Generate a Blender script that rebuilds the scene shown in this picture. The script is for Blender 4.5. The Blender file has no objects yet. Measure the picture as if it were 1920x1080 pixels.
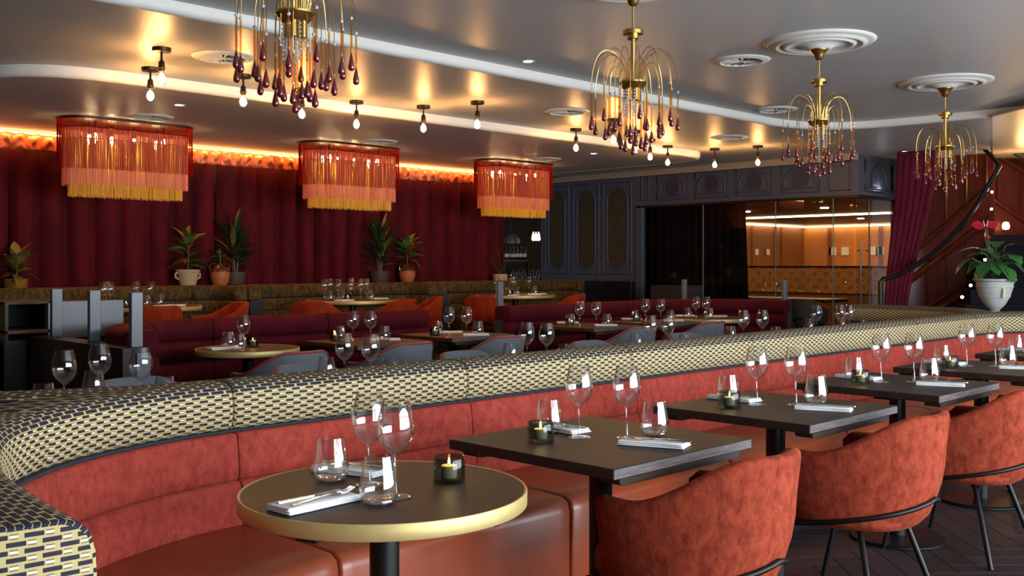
import bpy, bmesh, math, random
from mathutils import Vector, Matrix
PI = math.pi
S2 = math.sqrt(2.0)
random.seed(7)
scene = bpy.context.scene
C = scene.collection

# ------------------------------------------------------------------ camera, world, light, exposure
EYE, FOC, HOR = 1.32, 1893.0, 496.0
cam_d = bpy.data.cameras.new('camera')
cam = bpy.data.objects.new('camera', cam_d)
C.objects.link(cam)
cam.location = (0, 0, EYE)
cam.rotation_euler = (PI / 2, 0, -PI / 4)
cam_d.sensor_width = 36.0
cam_d.lens = FOC / 1920 * 36
cam_d.shift_y = (HOR - 540) / 1920
cam_d.clip_start = 0.05
cam_d.clip_end = 100
scene.camera = cam

scene.view_settings.view_transform = 'Standard'
scene.view_settings.look = 'None'
scene.view_settings.gamma = 1.0
scene.view_settings.use_curve_mapping = False
scene.view_settings.exposure = 0.0
cy = scene.cycles
cy.use_denoising = True
cy.max_bounces = 8
cy.diffuse_bounces = 3
cy.glossy_bounces = 4
cy.transmission_bounces = 6
cy.transparent_max_bounces = 24
cy.caustics_reflective = False
cy.caustics_refractive = False
cy.sample_clamp_indirect = 4.0
cy.use_light_tree = True

world = bpy.data.worlds.new('daylight')
scene.world = world
world.use_nodes = True
bg = world.node_tree.nodes['Background']
bg.inputs[0].default_value = (0.75, 0.86, 1.0, 1)
bg.inputs[1].default_value = 0.25


def area(name, loc, rot, sx, sy, power, col):
    d = bpy.data.lights.new(name, 'AREA')
    d.shape = 'RECTANGLE'
    d.size, d.size_y = sx, sy
    d.energy = power
    d.color = col
    o = bpy.data.objects.new(name, d)
    o.location = loc
    o.rotation_euler = rot
    C.objects.link(o)
    return o


def point(name, loc, power, col, r=0.02, parent=None):
    d = bpy.data.lights.new(name, 'POINT')
    d.energy = power
    d.color = col
    d.shadow_soft_size = r
    o = bpy.data.objects.new(name, d)
    o.location = loc
    C.objects.link(o)
    if parent:
        o.parent = parent
    return o


WIN_Y = -2.6
DAY = (0.86, 0.93, 1.0)
WINDOWS = [0.5 + 1.7 * i for i in range(5)]          # left edges of the window bays along the street side
for wx in WINDOWS:
    area('window_daylight', (wx + 0.8, WIN_Y - 0.12, 1.35), (PI / 2, 0, 0), 1.5, 2.2, 196.0, DAY)
BULB_W, BULB_COL = 19.0, (1.0, 0.46, 0.13)
FRINGE_W = 7.0
LED_E = 26.0

# ------------------------------------------------------------------ geometry helpers


def at(px, py, z):
    """Where the sight line through photo pixel (px, py) meets the height z."""
    d = FOC * (EYE - z) / (py - HOR)
    x = (px - 960) / FOC * d
    return ((d + x) / S2, (d - x) / S2, z)


def on_y(px, Y):
    a = (px - 960) / FOC
    return Y * (1 + a) / (1 - a)


def on_x(px, X):
    a = (px - 960) / FOC
    return X * (1 - a) / (1 + a)


def zat(px, py, X=None, Y=None):
    a = (px - 960) / FOC
    d = X * S2 / (1 + a) if X is not None else Y * S2 / (1 - a)
    return EYE + (HOR - py) * d / FOC


def at_d(px, py, d):
    x = (px - 960) / FOC * d
    return ((d + x) / S2, (d - x) / S2, EYE + (HOR - py) * d / FOC)


class MB:
    def __init__(self):
        self.v, self.f, self.uv = [], [], []

    def add(self, verts, faces, uvs=None):
        n = len(self.v)
        self.v += [tuple(p) for p in verts]
        for i, f in enumerate(faces):
            self.f.append(tuple(k + n for k in f))
            self.uv.append(uvs[i] if uvs else None)
        return self

    def box(self, x0, x1, y0, y1, z0, z1):
        v = [(x, y, z) for z in (z0, z1) for y in (y0, y1) for x in (x0, x1)]
        f = [(0, 2, 3, 1), (4, 5, 7, 6), (0, 1, 5, 4), (2, 6, 7, 3), (0, 4, 6, 2), (1, 3, 7, 5)]
        return self.add(v, f)

    def rbox(self, x0, x1, y0, y1, z0, z1, r=0.01, seg=2):
        bm = bmesh.new()
        bmesh.ops.create_cube(bm, size=1)
        for v in bm.verts:
            v.co = Vector(((x0 + x1) / 2 + v.co.x * (x1 - x0), (y0 + y1) / 2 + v.co.y * (y1 - y0), (z0 + z1) / 2 + v.co.z * (z1 - z0)))
        bmesh.ops.bevel(bm, geom=bm.edges[:], offset=r, segments=seg, affect='EDGES', profile=0.5)
        bm.verts.index_update()
        self.add([v.co for v in bm.verts], [[v.index for v in f.verts] for f in bm.faces])
        bm.free()
        return self

    def lathe(self, prof, n=20, c=(0, 0, 0), caps=True):
        vs, fs = [], []
        for r, z in prof:
            for k in range(n):
                a = 2 * PI * k / n
                vs.append((c[0] + r * math.cos(a), c[1] + r * math.sin(a), c[2] + z))
        m = len(prof)
        for i in range(m - 1):
            for k in range(n):
                k2 = (k + 1) % n
                fs.append((i * n + k, i * n + k2, (i + 1) * n + k2, (i + 1) * n + k))
        if caps:
            if prof[0][0] > 1e-6:
                fs.append(tuple(reversed(range(n))))
            if prof[-1][0] > 1e-6:
                fs.append(tuple(range((m - 1) * n, m * n)))
        return self.add(vs, fs)

    def tube(self, pts, r, n=8, closed=False, cap=True):
        P = [Vector(p) for p in pts]
        m = len(P)
        rs = r if isinstance(r, (list, tuple)) else [r] * m
        vs, fs = [], []
        up = None
        for i in range(m):
            if closed:
                t = P[(i + 1) % m] - P[i - 1]
            else:
                t = P[min(i + 1, m - 1)] - P[max(i - 1, 0)]
            t.normalize()
            if up is None:
                up = Vector((0, 0, 1)) if abs(t.z) < 0.9 else Vector((1, 0, 0))
            s = t.cross(up)
            if s.length < 1e-5:
                s = t.orthogonal()
            s.normalize()
            up = s.cross(t).normalized()
            for k in range(n):
                a = 2 * PI * k / n
                vs.append(P[i] + (s * math.cos(a) + up * math.sin(a)) * rs[i])
        for i in range(m if closed else m - 1):
            j = (i + 1) % m
            for k in range(n):
                k2 = (k + 1) % n
                fs.append((i * n + k2, i * n + k, j * n + k, j * n + k2))
        if cap and not closed:
            fs.append(tuple(range(n)))
            fs.append(tuple(reversed(range((m - 1) * n, m * n))))
        return self.add(vs, fs)

    def prism(self, poly, z0, z1):
        n = len(poly)
        v = [(p[0], p[1], z0) for p in poly] + [(p[0], p[1], z1) for p in poly]
        f = [tuple(reversed(range(n))), tuple(range(n, 2 * n))]
        f += [(i, (i + 1) % n, n + (i + 1) % n, n + i) for i in range(n)]
        return self.add(v, f)

    def grid(self, fn, nu, nv, closed_u=False):
        vs = [fn(i / (nu if closed_u else nu - 1), j / (nv - 1)) for j in range(nv) for i in range(nu)]
        fs, uv = [], []
        for j in range(nv - 1):
            for i in range(nu if closed_u else nu - 1):
                i2 = (i + 1) % nu
                fs.append((j * nu + i, j * nu + i2, (j + 1) * nu + i2, (j + 1) * nu + i))
        return self.add(vs, fs)

    def move(self, M):
        self.v = [tuple(M @ Vector(p)) for p in self.v]
        return self

    def build(self, name, material, parent=None, loc=None, rz=0, smooth=35, world=False, label=None):
        me = bpy.data.meshes.new(name)
        me.from_pydata(self.v, [], self.f)
        if any(u for u in self.uv):
            lay = me.uv_layers.new(name='UVMap')
            li = 0
            for f, u in zip(self.f, self.uv):
                for k in range(len(f)):
                    lay.data[li + k].uv = u[k] if u else (0, 0)
                li += len(f)
        me.materials.append(material)
        bm = bmesh.new()
        bm.from_mesh(me)
        bmesh.ops.recalc_face_normals(bm, faces=bm.faces[:])
        bm.to_mesh(me)
        bm.free()
        if smooth:
            me.polygons.foreach_set('use_smooth', [True] * len(me.polygons))
            me.set_sharp_from_angle(angle=math.radians(smooth))
        o = bpy.data.objects.new(name, me)
        C.objects.link(o)
        if parent is not None:
            o.parent = parent
            if world:
                o.location = -Vector(root_loc(parent))
        if loc is not None:
            o.location = loc
        if rz:
            o.rotation_euler = (0, 0, rz)
        if label:
            o['label'] = label
        return o


def root_loc(o):
    v = Vector((0, 0, 0))
    while o is not None:
        v = v + o.location
        o = o.parent
    return v


def tag(o, label, cat, group=None):
    o['label'] = label
    o['category'] = cat
    if group:
        o['group'] = group
    return o


def thing(name, label, cat, loc=(0, 0, 0), rz=0, group=None):
    o = bpy.data.objects.new(name, None)
    o.empty_display_size = 0.1
    o.location = loc
    o.rotation_euler = (0, 0, rz)
    C.objects.link(o)
    return tag(o, label, cat, group)


def struct(o):
    o['kind'] = 'structure'
    return o


KIDS = {}


def kids(o):
    return list(o.children)


def dup(root, loc, rz=None, label=None, group=None, scale=None):
    r = root.copy()
    C.objects.link(r)
    r.location = loc
    if rz is not None:
        r.rotation_euler = (0, 0, rz)
    if label:
        r['label'] = label
    if group:
        r['group'] = group
    if scale:
        r.scale = scale
    for ch in kids(root):
        c = ch.copy()
        C.objects.link(c)
        c.parent = r
        for g in kids(ch):
            d = g.copy()
            C.objects.link(d)
            d.parent = c
    return r


def smoothstep(x):
    x = max(0.0, min(1.0, x))
    return x * x * (3 - 2 * x)


def catmull(P, step=0.03):
    """Dense polyline through the points P (2D)."""
    out = []
    n = len(P)
    for i in range(n - 1):
        p0 = Vector(P[max(i - 1, 0)])
        p1, p2 = Vector(P[i]), Vector(P[i + 1])
        p3 = Vector(P[min(i + 2, n - 1)])
        L = (p2 - p1).length
        if i == 0:
            p0 = p1 - (p2 - p1)
        if i == n - 2:
            p3 = p2 + (p2 - p1)
        k = max(2, int(L / step))
        t0, t1 = 0.0, (p1 - p0).length ** 0.5
        t2 = t1 + L ** 0.5
        t3 = t2 + (p3 - p2).length ** 0.5
        for j in range(k):
            t = t1 + (t2 - t1) * j / k
            A1 = p0 * ((t1 - t) / (t1 - t0)) + p1 * ((t - t0) / (t1 - t0))
            A2 = p1 * ((t2 - t) / (t2 - t1)) + p2 * ((t - t1) / (t2 - t1))
            A3 = p2 * ((t3 - t) / (t3 - t2)) + p3 * ((t - t2) / (t3 - t2))
            B1 = A1 * ((t2 - t) / (t2 - t0)) + A2 * ((t - t0) / (t2 - t0))
            B2 = A2 * ((t3 - t) / (t3 - t1)) + A3 * ((t - t1) / (t3 - t1))
            out.append(B1 * ((t2 - t) / (t2 - t1)) + B2 * ((t - t1) / (t2 - t1)))
    out.append(Vector(P[-1]))
    return out


class Path:
    def __init__(self, P, step=0.03):
        self.p = catmull(P, step)
        self.s = [0.0]
        for i in range(1, len(self.p)):
            self.s.append(self.s[-1] + (self.p[i] - self.p[i - 1]).length)
        self.L = self.s[-1]

    def pos(self, s):
        s = max(0.0, min(self.L, s))
        lo, hi = 0, len(self.s) - 1
        while hi - lo > 1:
            m = (lo + hi) // 2
            if self.s[m] <= s:
                lo = m
            else:
                hi = m
        t = (s - self.s[lo]) / max(1e-9, self.s[hi] - self.s[lo])
        return self.p[lo].lerp(self.p[hi], t)

    def frame(self, s):
        a, b = self.pos(s - 0.02), self.pos(s + 0.02)
        t = (b - a).normalized()
        return self.pos(s), Vector((t.y, -t.x))

    def near(self, q):
        q = Vector(q)
        i = min(range(len(self.p)), key=lambda k: (self.p[k] - q).length)
        return self.s[i]


def sweep(mb, path, s0, s1, prof_fn, step=0.06, gap=0.003, rnd=0.012, mirror=None, end0=True, end1=True, u0=0.0):
    """Upholstered block along path from s0 to s1; prof_fn(point) gives its closed (offset, z) outline."""
    s0 += gap
    s1 -= gap
    n = max(2, int((s1 - s0) / step))
    ss = [s0 + (s1 - s0) * i / n for i in range(n + 1)]
    rings = []
    if rnd:
        rings += [(s0, 'e')] + [(s0 + rnd * 0.3, 'm')] + [(s0 + rnd, '')]
        rings += [(s, '') for s in ss[1:-1]]
        rings += [(s1 - rnd, '')] + [(s1 - rnd * 0.3, 'm')] + [(s1, 'e')]
    else:
        rings = [(s, '') for s in ss]
    verts, k = [], None
    per = None
    for s, tagc in rings:
        p, nn = path.frame(s)
        pr = prof_fn(p)
        k = len(pr)
        cx = sum(q[0] for q in pr) / k
        cz = sum(q[1] for q in pr) / k
        ins = {'e': rnd, 'm': rnd * 0.3, '': 0.0}[tagc] if rnd else 0.0
        per = [0.0]
        for i in range(1, k + 1):
            a, b = pr[i - 1], pr[i % k]
            per.append(per[-1] + math.hypot(a[0] - b[0], a[1] - b[1]))
        for o, z in pr:
            dx, dz = cx - o, cz - z
            dl = math.hypot(dx, dz) or 1
            m = min(ins, dl * 0.8)
            o2, z2 = o + dx / dl * m, z + dz / dl * m
            q = p + nn * o2
            y = q.y if mirror is None else 2 * mirror - q.y
            verts.append((q.x, y, z2))
    faces, uvs = [], []
    for i in range(len(rings) - 1):
        for j in range(k):
            j2 = (j + 1) % k
            faces.append((i * k + j, i * k + j2, (i + 1) * k + j2, (i + 1) * k + j))
            ua, ub = rings[i][0] + u0, rings[i + 1][0] + u0
            uvs.append(((ua, per[j]), (ua, per[j + 1]), (ub, per[j + 1]), (ub, per[j])))
    pr = prof_fn(path.pos(rings[0][0]))
    faces.append(tuple(reversed(range(k))))
    uvs.append(tuple((o, z) for o, z in reversed(pr)))
    pr = prof_fn(path.pos(rings[-1][0]))
    faces.append(tuple(range((len(rings) - 1) * k, len(rings) * k)))
    uvs.append(tuple((o, z) for o, z in pr))
    mb.add(verts, faces, uvs)
    return mb


# ------------------------------------------------------------------ materials


def new_mat(name):
    m = bpy.data.materials.new(name)
    m.use_nodes = True
    nt = m.node_tree
    b = nt.nodes['Principled BSDF']
    return m, nt, b


def N(nt, t, **kw):
    n = nt.nodes.new(t)
    for k, v in kw.items():
        setattr(n, k, v)
    return n


def rgb(r, g, b):
    """sRGB 0-255 to linear."""
    def f(c):
        c /= 255.0
        return c / 12.92 if c <= 0.04045 else ((c + 0.055) / 1.055) ** 2.4
    return (f(r), f(g), f(b), 1)


def ramp(nt, fac, stops):
    r = N(nt, 'ShaderNodeValToRGB')
    el = r.color_ramp.elements
    while len(el) < len(stops):
        el.new(0.5)
    for e, (p, c) in zip(el, stops):
        e.position = p
        e.color = c
    nt.links.new(fac, r.inputs[0])
    return r.outputs[0]


def noise(nt, scale, detail=3, rough=0.6, stretch=None, coord='Object', dist=0.0):
    tc = N(nt, 'ShaderNodeTexCoord')
    src = tc.outputs[coord]
    if stretch:
        mp = N(nt, 'ShaderNodeMapping')
        mp.inputs['Scale'].default_value = stretch
        nt.links.new(src, mp.inputs[0])
        src = mp.outputs[0]
    n = N(nt, 'ShaderNodeTexNoise')
    n.inputs['Scale'].default_value = scale
    n.inputs['Detail'].default_value = detail
    n.inputs['Roughness'].default_value = rough
    n.inputs['Distortion'].default_value = dist
    nt.links.new(src, n.inputs['Vector'])
    return n.outputs[0]


def bump(nt, b, h, strength=0.2, dist=0.002):
    bp = N(nt, 'ShaderNodeBump')
    bp.inputs['Strength'].default_value = strength
    bp.inputs['Distance'].default_value = dist
    nt.links.new(h, bp.inputs['Height'])
    nt.links.new(bp.outputs[0], b.inputs['Normal'])


def plain(name, col, rough=0.5, metal=0.0, spec=0.5, vary=0.0, vscale=8, bmp=0.0, bscale=200, coat=0.0, sheen=0.0):
    m, nt, b = new_mat(name)
    b.inputs['Base Color'].default_value = col
    b.inputs['Roughness'].default_value = rough
    b.inputs['Metallic'].default_value = metal
    b.inputs['Specular IOR Level'].default_value = spec
    b.inputs['Coat Weight'].default_value = coat
    b.inputs['Sheen Weight'].default_value = sheen
    if vary:
        n = noise(nt, vscale, 4)
        lo = tuple(c * (1 - vary) for c in col[:3]) + (1,)
        hi = tuple(min(1, c * (1 + vary)) for c in col[:3]) + (1,)
        nt.links.new(ramp(nt, n, [(0.3, lo), (0.7, hi)]), b.inputs['Base Color'])
    if bmp:
        bump(nt, b, noise(nt, bscale, 2), bmp)
    return m


def velvet(name, dark, light, scale=14, sheen=0.35, sheen_col=None, lo=0.36, hi=0.66, vs=(1, 1, 0.45)):
    m, nt, b = new_mat(name)
    n1 = noise(nt, scale, 6, 0.72, stretch=vs)
    nt.links.new(ramp(nt, n1, [(lo, dark), (hi, light)]), b.inputs['Base Color'])
    b.inputs['Roughness'].default_value = 0.85
    b.inputs['Specular IOR Level'].default_value = 0.15
    b.inputs['Sheen Weight'].default_value = sheen
    b.inputs['Sheen Roughness'].default_value = 0.4
    b.inputs['Sheen Tint'].default_value = sheen_col or light
    bump(nt, b, noise(nt, 260, 2), 0.12, 0.001)
    return m


def emit(name, col, strength):
    m = bpy.data.materials.new(name)
    m.use_nodes = True
    nt = m.node_tree
    nt.nodes.clear()
    e = N(nt, 'ShaderNodeEmission')
    e.inputs[0].default_value = col
    e.inputs[1].default_value = strength
    o = N(nt, 'ShaderNodeOutputMaterial')
    nt.links.new(e.outputs[0], o.inputs[0])
    return m


def thin_glass(name, tint=(1, 1, 1, 1), base=0.03, edge=0.55, power=3.0, rough=0.02, gloss=(1, 1, 1, 1)):
    """Clear thin-walled glass: see-through, with mirror reflection that grows towards grazing."""
    m = bpy.data.materials.new(name)
    m.use_nodes = True
    nt = m.node_tree
    nt.nodes.clear()
    tr = N(nt, 'ShaderNodeBsdfTransparent')
    tr.inputs[0].default_value = tint
    gl = N(nt, 'ShaderNodeBsdfGlossy')
    gl.inputs['Color'].default_value = gloss
    gl.inputs['Roughness'].default_value = rough
    lw = N(nt, 'ShaderNodeLayerWeight')
    lw.inputs[0].default_value = 0.5
    pw = N(nt, 'ShaderNodeMath', operation='POWER')
    pw.inputs[1].default_value = power
    nt.links.new(lw.outputs['Facing'], pw.inputs[0])
    ma = N(nt, 'ShaderNodeMath', operation='MULTIPLY_ADD')
    ma.inputs[1].default_value = edge
    ma.inputs[2].default_value = base
    nt.links.new(pw.outputs[0], ma.inputs[0])
    mx = N(nt, 'ShaderNodeMixShader')
    nt.links.new(ma.outputs[0], mx.inputs[0])
    nt.links.new(tr.outputs[0], mx.inputs[1])
    nt.links.new(gl.outputs[0], mx.inputs[2])
    o = N(nt, 'ShaderNodeOutputMaterial')
    nt.links.new(mx.outputs[0], o.inputs[0])
    return m


def wood(name, dark, light, rough=0.4, axis=(1, 12, 12), scale=3.0, spec=0.5, coat=0.0):
    m, nt, b = new_mat(name)
    n = noise(nt, scale, 5, 0.65, stretch=axis, dist=0.4)
    nt.links.new(ramp(nt, n, [(0.3, dark), (0.7, light)]), b.inputs['Base Color'])
    b.inputs['Roughness'].default_value = rough
    b.inputs['Specular IOR Level'].default_value = spec
    b.inputs['Coat Weight'].default_value = coat
    bump(nt, b, n, 0.12, 0.001)
    return m


def math_node(nt, op, a, b=None, c=None):
    n = N(nt, 'ShaderNodeMath', operation=op)
    for i, x in enumerate((a, b, c)):
        if x is None:
            continue
        if isinstance(x, (int, float)):
            n.inputs[i].default_value = x
        else:
            nt.links.new(x, n.inputs[i])
    return n.outputs[0]


def woven(name, ground, dash, fleck, pu=0.055, pv=0.0125):
    """Basket-like jacquard: staggered dark dashes on a straw ground with pale outlined flecks between them."""
    m, nt, b = new_mat(name)
    tc = N(nt, 'ShaderNodeTexCoord')
    sp = N(nt, 'ShaderNodeSeparateXYZ')
    nt.links.new(tc.outputs['UV'], sp.inputs[0])
    U, V = sp.outputs[0], sp.outputs[1]
    vr = math_node(nt, 'DIVIDE', V, pv)
    row = math_node(nt, 'FLOOR', vr)
    fv = math_node(nt, 'FRACT', vr)
    odd = math_node(nt, 'MULTIPLY', math_node(nt, 'MODULO', row, 2.0), 0.5)
    fu = math_node(nt, 'FRACT', math_node(nt, 'ADD', math_node(nt, 'DIVIDE', U, pu), odd))
    # dash: |fu-0.28|<0.27 and |fv-0.5|<0.33
    def band(x, c, w):
        return math_node(nt, 'LESS_THAN', math_node(nt, 'ABSOLUTE', math_node(nt, 'SUBTRACT', x, c)), w)
    top = band(V, 0.270, 0.120)          # more navy on the roll's top, putting its shaded look into the weave
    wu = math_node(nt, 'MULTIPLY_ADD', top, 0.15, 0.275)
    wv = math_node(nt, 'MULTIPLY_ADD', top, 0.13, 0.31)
    def bandv(x, c, w):
        return math_node(nt, 'LESS_THAN', math_node(nt, 'ABSOLUTE', math_node(nt, 'SUBTRACT', x, c)), w)
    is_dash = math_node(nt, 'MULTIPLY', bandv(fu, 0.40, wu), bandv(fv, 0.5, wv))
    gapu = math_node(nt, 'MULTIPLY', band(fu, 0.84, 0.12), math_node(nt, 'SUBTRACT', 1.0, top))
    out_l = math_node(nt, 'MULTIPLY', gapu, math_node(nt, 'MULTIPLY', band(fv, 0.5, 0.36), math_node(nt, 'SUBTRACT', 1.0, band(fv, 0.5, 0.22))))
    is_fl = math_node(nt, 'MULTIPLY', gapu, band(fv, 0.5, 0.14))
    def mix(f, a, c):
        n = N(nt, 'ShaderNodeMix', data_type='RGBA')
        nt.links.new(f, n.inputs[0])
        for s, x in ((6, a), (7, c)):
            if isinstance(x, tuple):
                n.inputs[s].default_value = x
            else:
                nt.links.new(x, n.inputs[s])
        return n.outputs[2]
    col = mix(is_fl, ground, fleck)
    col = mix(math_node(nt, 'MULTIPLY', out_l, 0.75), col, dash)
    col = mix(is_dash, col, dash)
    nt.links.new(col, b.inputs['Base Color'])
    b.inputs['Roughness'].default_value = 0.75
    b.inputs['Specular IOR Level'].default_value = 0.25
    bump(nt, b, math_node(nt, 'ADD', is_dash, is_fl), 0.35, 0.0015)
    return m


def plank_mat(name, a, bcol, rough=0.45):
    m, nt, b = new_mat(name)
    oi = N(nt, 'ShaderNodeObjectInfo')
    n = noise(nt, 3.0, 5, 0.65, stretch=(2, 22, 2))
    mixf = math_node(nt, 'ADD', math_node(nt, 'MULTIPLY', oi.outputs['Random'], 0.5), math_node(nt, 'MULTIPLY', n, 0.6))
    nt.links.new(ramp(nt, mixf, [(0.15, a), (0.85, bcol)]), b.inputs['Base Color'])
    b.inputs['Roughness'].default_value = rough
    bump(nt, b, n, 0.15, 0.001)
    return m


M = {}
M['ceiling'] = plain('ceiling_paint', rgb(180, 178, 176), 0.40, spec=0.4, vary=0.03, vscale=1.2)
M['trim_white'] = plain('white_trim_paint', rgb(214, 212, 205), 0.5, vary=0.02)
M['plaster'] = plain('plaster', rgb(205, 204, 200), 0.55, vary=0.03)
M['wall_dark'] = plain('dark_wall_paint', rgb(40, 38, 42), 0.6, vary=0.05)
M['recess_shade'] = plain('plum_recess_shade', rgb(50, 48, 62), 0.6)
M['dark_slate'] = plain('dark_slate_paint', rgb(36, 37, 43), 0.5)
M['cornice'] = plain('beige_cornice', rgb(150, 134, 114), 0.55)
M['pull_bar'] = plain('door_pull_metal', rgb(90, 100, 100), 0.35, metal=0.8)
M['blue_grey'] = plain('blue_grey_paint', rgb(66, 71, 88), 0.5, vary=0.04)
M['slate_paint'] = plain('slate_lacquer', rgb(96, 104, 112), 0.38, vary=0.04)
M['olive_paper'] = plain('olive_wallpaper', rgb(60, 50, 30), 0.7, vary=0.35, vscale=14)
M['red_velvet'] = velvet('brick_red_velvet', rgb(132, 47, 38), rgb(164, 68, 56), 34, 0.24, rgb(235, 130, 105), vs=(1, 1, 0.7))
M['chair_velvet'] = velvet('rust_velvet', rgb(104, 34, 20), rgb(154, 65, 42), 34, 0.14, rgb(225, 130, 95), lo=0.33, hi=0.64, vs=(1, 1, 0.6))
M['leather'] = plain('tan_leather', rgb(138, 62, 34), 0.32, spec=0.5, vary=0.12, vscale=5, bmp=0.08, bscale=160)
M['burgundy'] = velvet('burgundy_velvet', rgb(58, 6, 17), rgb(80, 10, 25), 6, 0.3, rgb(130, 30, 55))
M['curtain'] = velvet('curtain_velvet', rgb(62, 8, 16), rgb(90, 14, 25), 3, 0.22, rgb(120, 40, 60))
M['plum_curtain'] = velvet('plum_satin', rgb(74, 16, 34), rgb(100, 28, 48), 3, 0.6, rgb(170, 80, 110))
M['valance'] = plain('copper_satin', rgb(214, 104, 50), 0.34, spec=0.6, vary=0.12, vscale=9, sheen=0.2)
M['orange_velvet'] = velvet('orange_velvet', rgb(120, 35, 12), rgb(156, 54, 20), 14, 0.25, rgb(240, 120, 60))
M['grey_weave'] = plain('grey_houndstooth', rgb(104, 112, 120), 0.8, vary=0.35, vscale=240, sheen=0.1)
M['red_piping'] = plain('red_piping', rgb(170, 40, 40), 0.6)
M['olive_velvet'] = velvet('olive_chenille', rgb(46, 36, 22), rgb(104, 84, 48), 26, 0.2, rgb(180, 150, 90))
M['navy_cloth'] = plain('navy_cloth', rgb(36, 42, 58), 0.8, vary=0.2, vscale=40)
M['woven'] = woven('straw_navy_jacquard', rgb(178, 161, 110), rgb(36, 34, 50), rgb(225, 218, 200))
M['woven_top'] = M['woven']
M['black_metal'] = plain('black_metal', rgb(13, 13, 15), 0.4, metal=0.0, spec=0.3)
M['bronze'] = plain('dark_bronze', rgb(60, 44, 32), 0.4, metal=0.8)
M['brass'] = plain('brushed_brass', rgb(196, 160, 92), 0.3, metal=1.0, vary=0.06, vscale=30)
M['brass_edge'] = plain('satin_brass', rgb(200, 178, 118), 0.52, metal=0.6, vary=0.05, vscale=20)
M['steel'] = plain('cutlery_steel', rgb(205, 205, 208), 0.16, metal=1.0)
M['table_wood'] = wood('black_brown_oak', rgb(26, 19, 16), rgb(52, 38, 31), 0.48, axis=(2, 30, 30), scale=2.2, spec=0.3)
M['brown_wood'] = wood('brown_table_wood', rgb(56, 36, 24), rgb(88, 58, 38), 0.45, axis=(2, 26, 26), scale=2.2, spec=0.3)
M['lit_edge'] = wood('oak_lit_edge', rgb(58, 52, 52), rgb(108, 102, 102), 0.55, axis=(3, 3, 60), scale=3.0, spec=0.3)
M['red_wood'] = wood('mahogany', rgb(62, 20, 11), rgb(88, 32, 16), 0.28, axis=(10, 10, 1.2), scale=1.6, spec=0.35)
M['napkin'] = plain('white_linen', rgb(238, 238, 238), 0.85, bmp=0.05, bscale=400)
M['glass'] = thin_glass('clear_glass', (0.985, 0.985, 0.985, 1), 0.05, 0.85, 2.3)
M['glass_stem'] = thin_glass('stem_glass', (0.95, 0.95, 0.95, 1), 0.10, 0.8, 2.0)
M['pane'] = thin_glass('window_pane', (0.93, 0.96, 0.95, 1), 0.03, 0.6, 4.0, 0.0)
M['pane_edge'] = plain('glass_edge_green', rgb(120, 150, 140), 0.2)
M['smoke_glass'] = thin_glass('smoked_glass', (0.56, 0.59, 0.55, 1), 0.03, 0.5, 3.5, 0.02)
M['amber_glass'] = thin_glass('amber_glass', (0.86, 0.55, 0.16, 1), 0.06, 0.5, 2.5, 0.05, (1, 0.85, 0.55, 1))
M['bulb_glass'] = thin_glass('bulb_glass', (1.0, 0.93, 0.80, 1), 0.02, 0.35, 3.0)
M['crystal'] = plain('crystal', rgb(225, 230, 235), 0.08, metal=0.55)
M['wine_drop'] = plain('wine_red_glass', rgb(96, 14, 20), 0.06, spec=0.9, coat=0.6)
M['wax'] = plain('wax', rgb(240, 225, 185), 0.6)
M['flame'] = emit('candle_flame', (1.0, 0.62, 0.22, 1), 14)
M['filament'] = emit('glowing_filament', (1.0, 0.70, 0.34, 1), 90)
M['lamp_white'] = emit('downlight', (1.0, 0.9, 0.78, 1), 14)
M['led'] = emit('led_strip', (1.0, 0.42, 0.12, 1), LED_E)
M['led_warm'] = emit('led_strip_warm', (1.0, 0.72, 0.40, 1), 9)
M['step_led'] = emit('step_led', (0.95, 0.96, 1.0, 1), 40)
M['plank'] = plank_mat('dark_parquet', rgb(22, 17, 19), rgb(44, 35, 38), 0.5)
M['grout'] = plain('parquet_joint', rgb(150, 140, 140), 0.8)
M['leaf_dark'] = plain('dark_leaf', rgb(38, 58, 30), 0.42, vary=0.3, vscale=20)
M['leaf_mid'] = plain('green_leaf', rgb(52, 98, 46), 0.35, vary=0.25, vscale=20)
M['leaf_gold'] = plain('gold_green_leaf', rgb(96, 86, 34), 0.45, vary=0.5, vscale=22)
M['stem_green'] = plain('plant_stem', rgb(84, 92, 52), 0.6)
M['spathe'] = plain('red_spathe', rgb(150, 12, 40), 0.3, vary=0.15)
M['spadix'] = plain('pale_spadix', rgb(226, 190, 140), 0.5)
M['moss'] = plain('moss', rgb(92, 104, 40), 0.9, vary=0.4, vscale=40)
M['stone'] = plain('grey_stone', rgb(168, 170, 166), 0.75, vary=0.1, vscale=12, bmp=0.15, bscale=90)
M['cream_pot'] = plain('cream_ceramic', rgb(190, 166, 130), 0.6, vary=0.1)
M['terracotta'] = plain('terracotta', rgb(176, 98, 48), 0.6, vary=0.1)
M['glaze'] = plain('brown_glaze', rgb(92, 48, 22), 0.12, coat=0.6)
M['gold_pot'] = plain('gold_brown_pot', rgb(150, 108, 48), 0.4, metal=0.3)
M['brown_pot'] = plain('dark_brown_pot', rgb(70, 58, 48), 0.6)
M['orange_wall'] = plain('orange_wall', rgb(200, 128, 66), 0.6, vary=0.04)
M['brown_wall'] = plain('brown_wall', rgb(130, 78, 36), 0.5, vary=0.05)
M['soffit'] = plain('beige_soffit', rgb(205, 190, 168), 0.35)
M['black_cloth'] = plain('black_drape', rgb(7, 6, 10), 0.9, spec=0.1)
M['bottle'] = plain('bottle_glass', rgb(30, 40, 30), 0.12, spec=0.7)
M['dark_step'] = plain('dark_stair_tread', rgb(22, 20, 27), 0.75, spec=0.12, vary=0.1)
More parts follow.
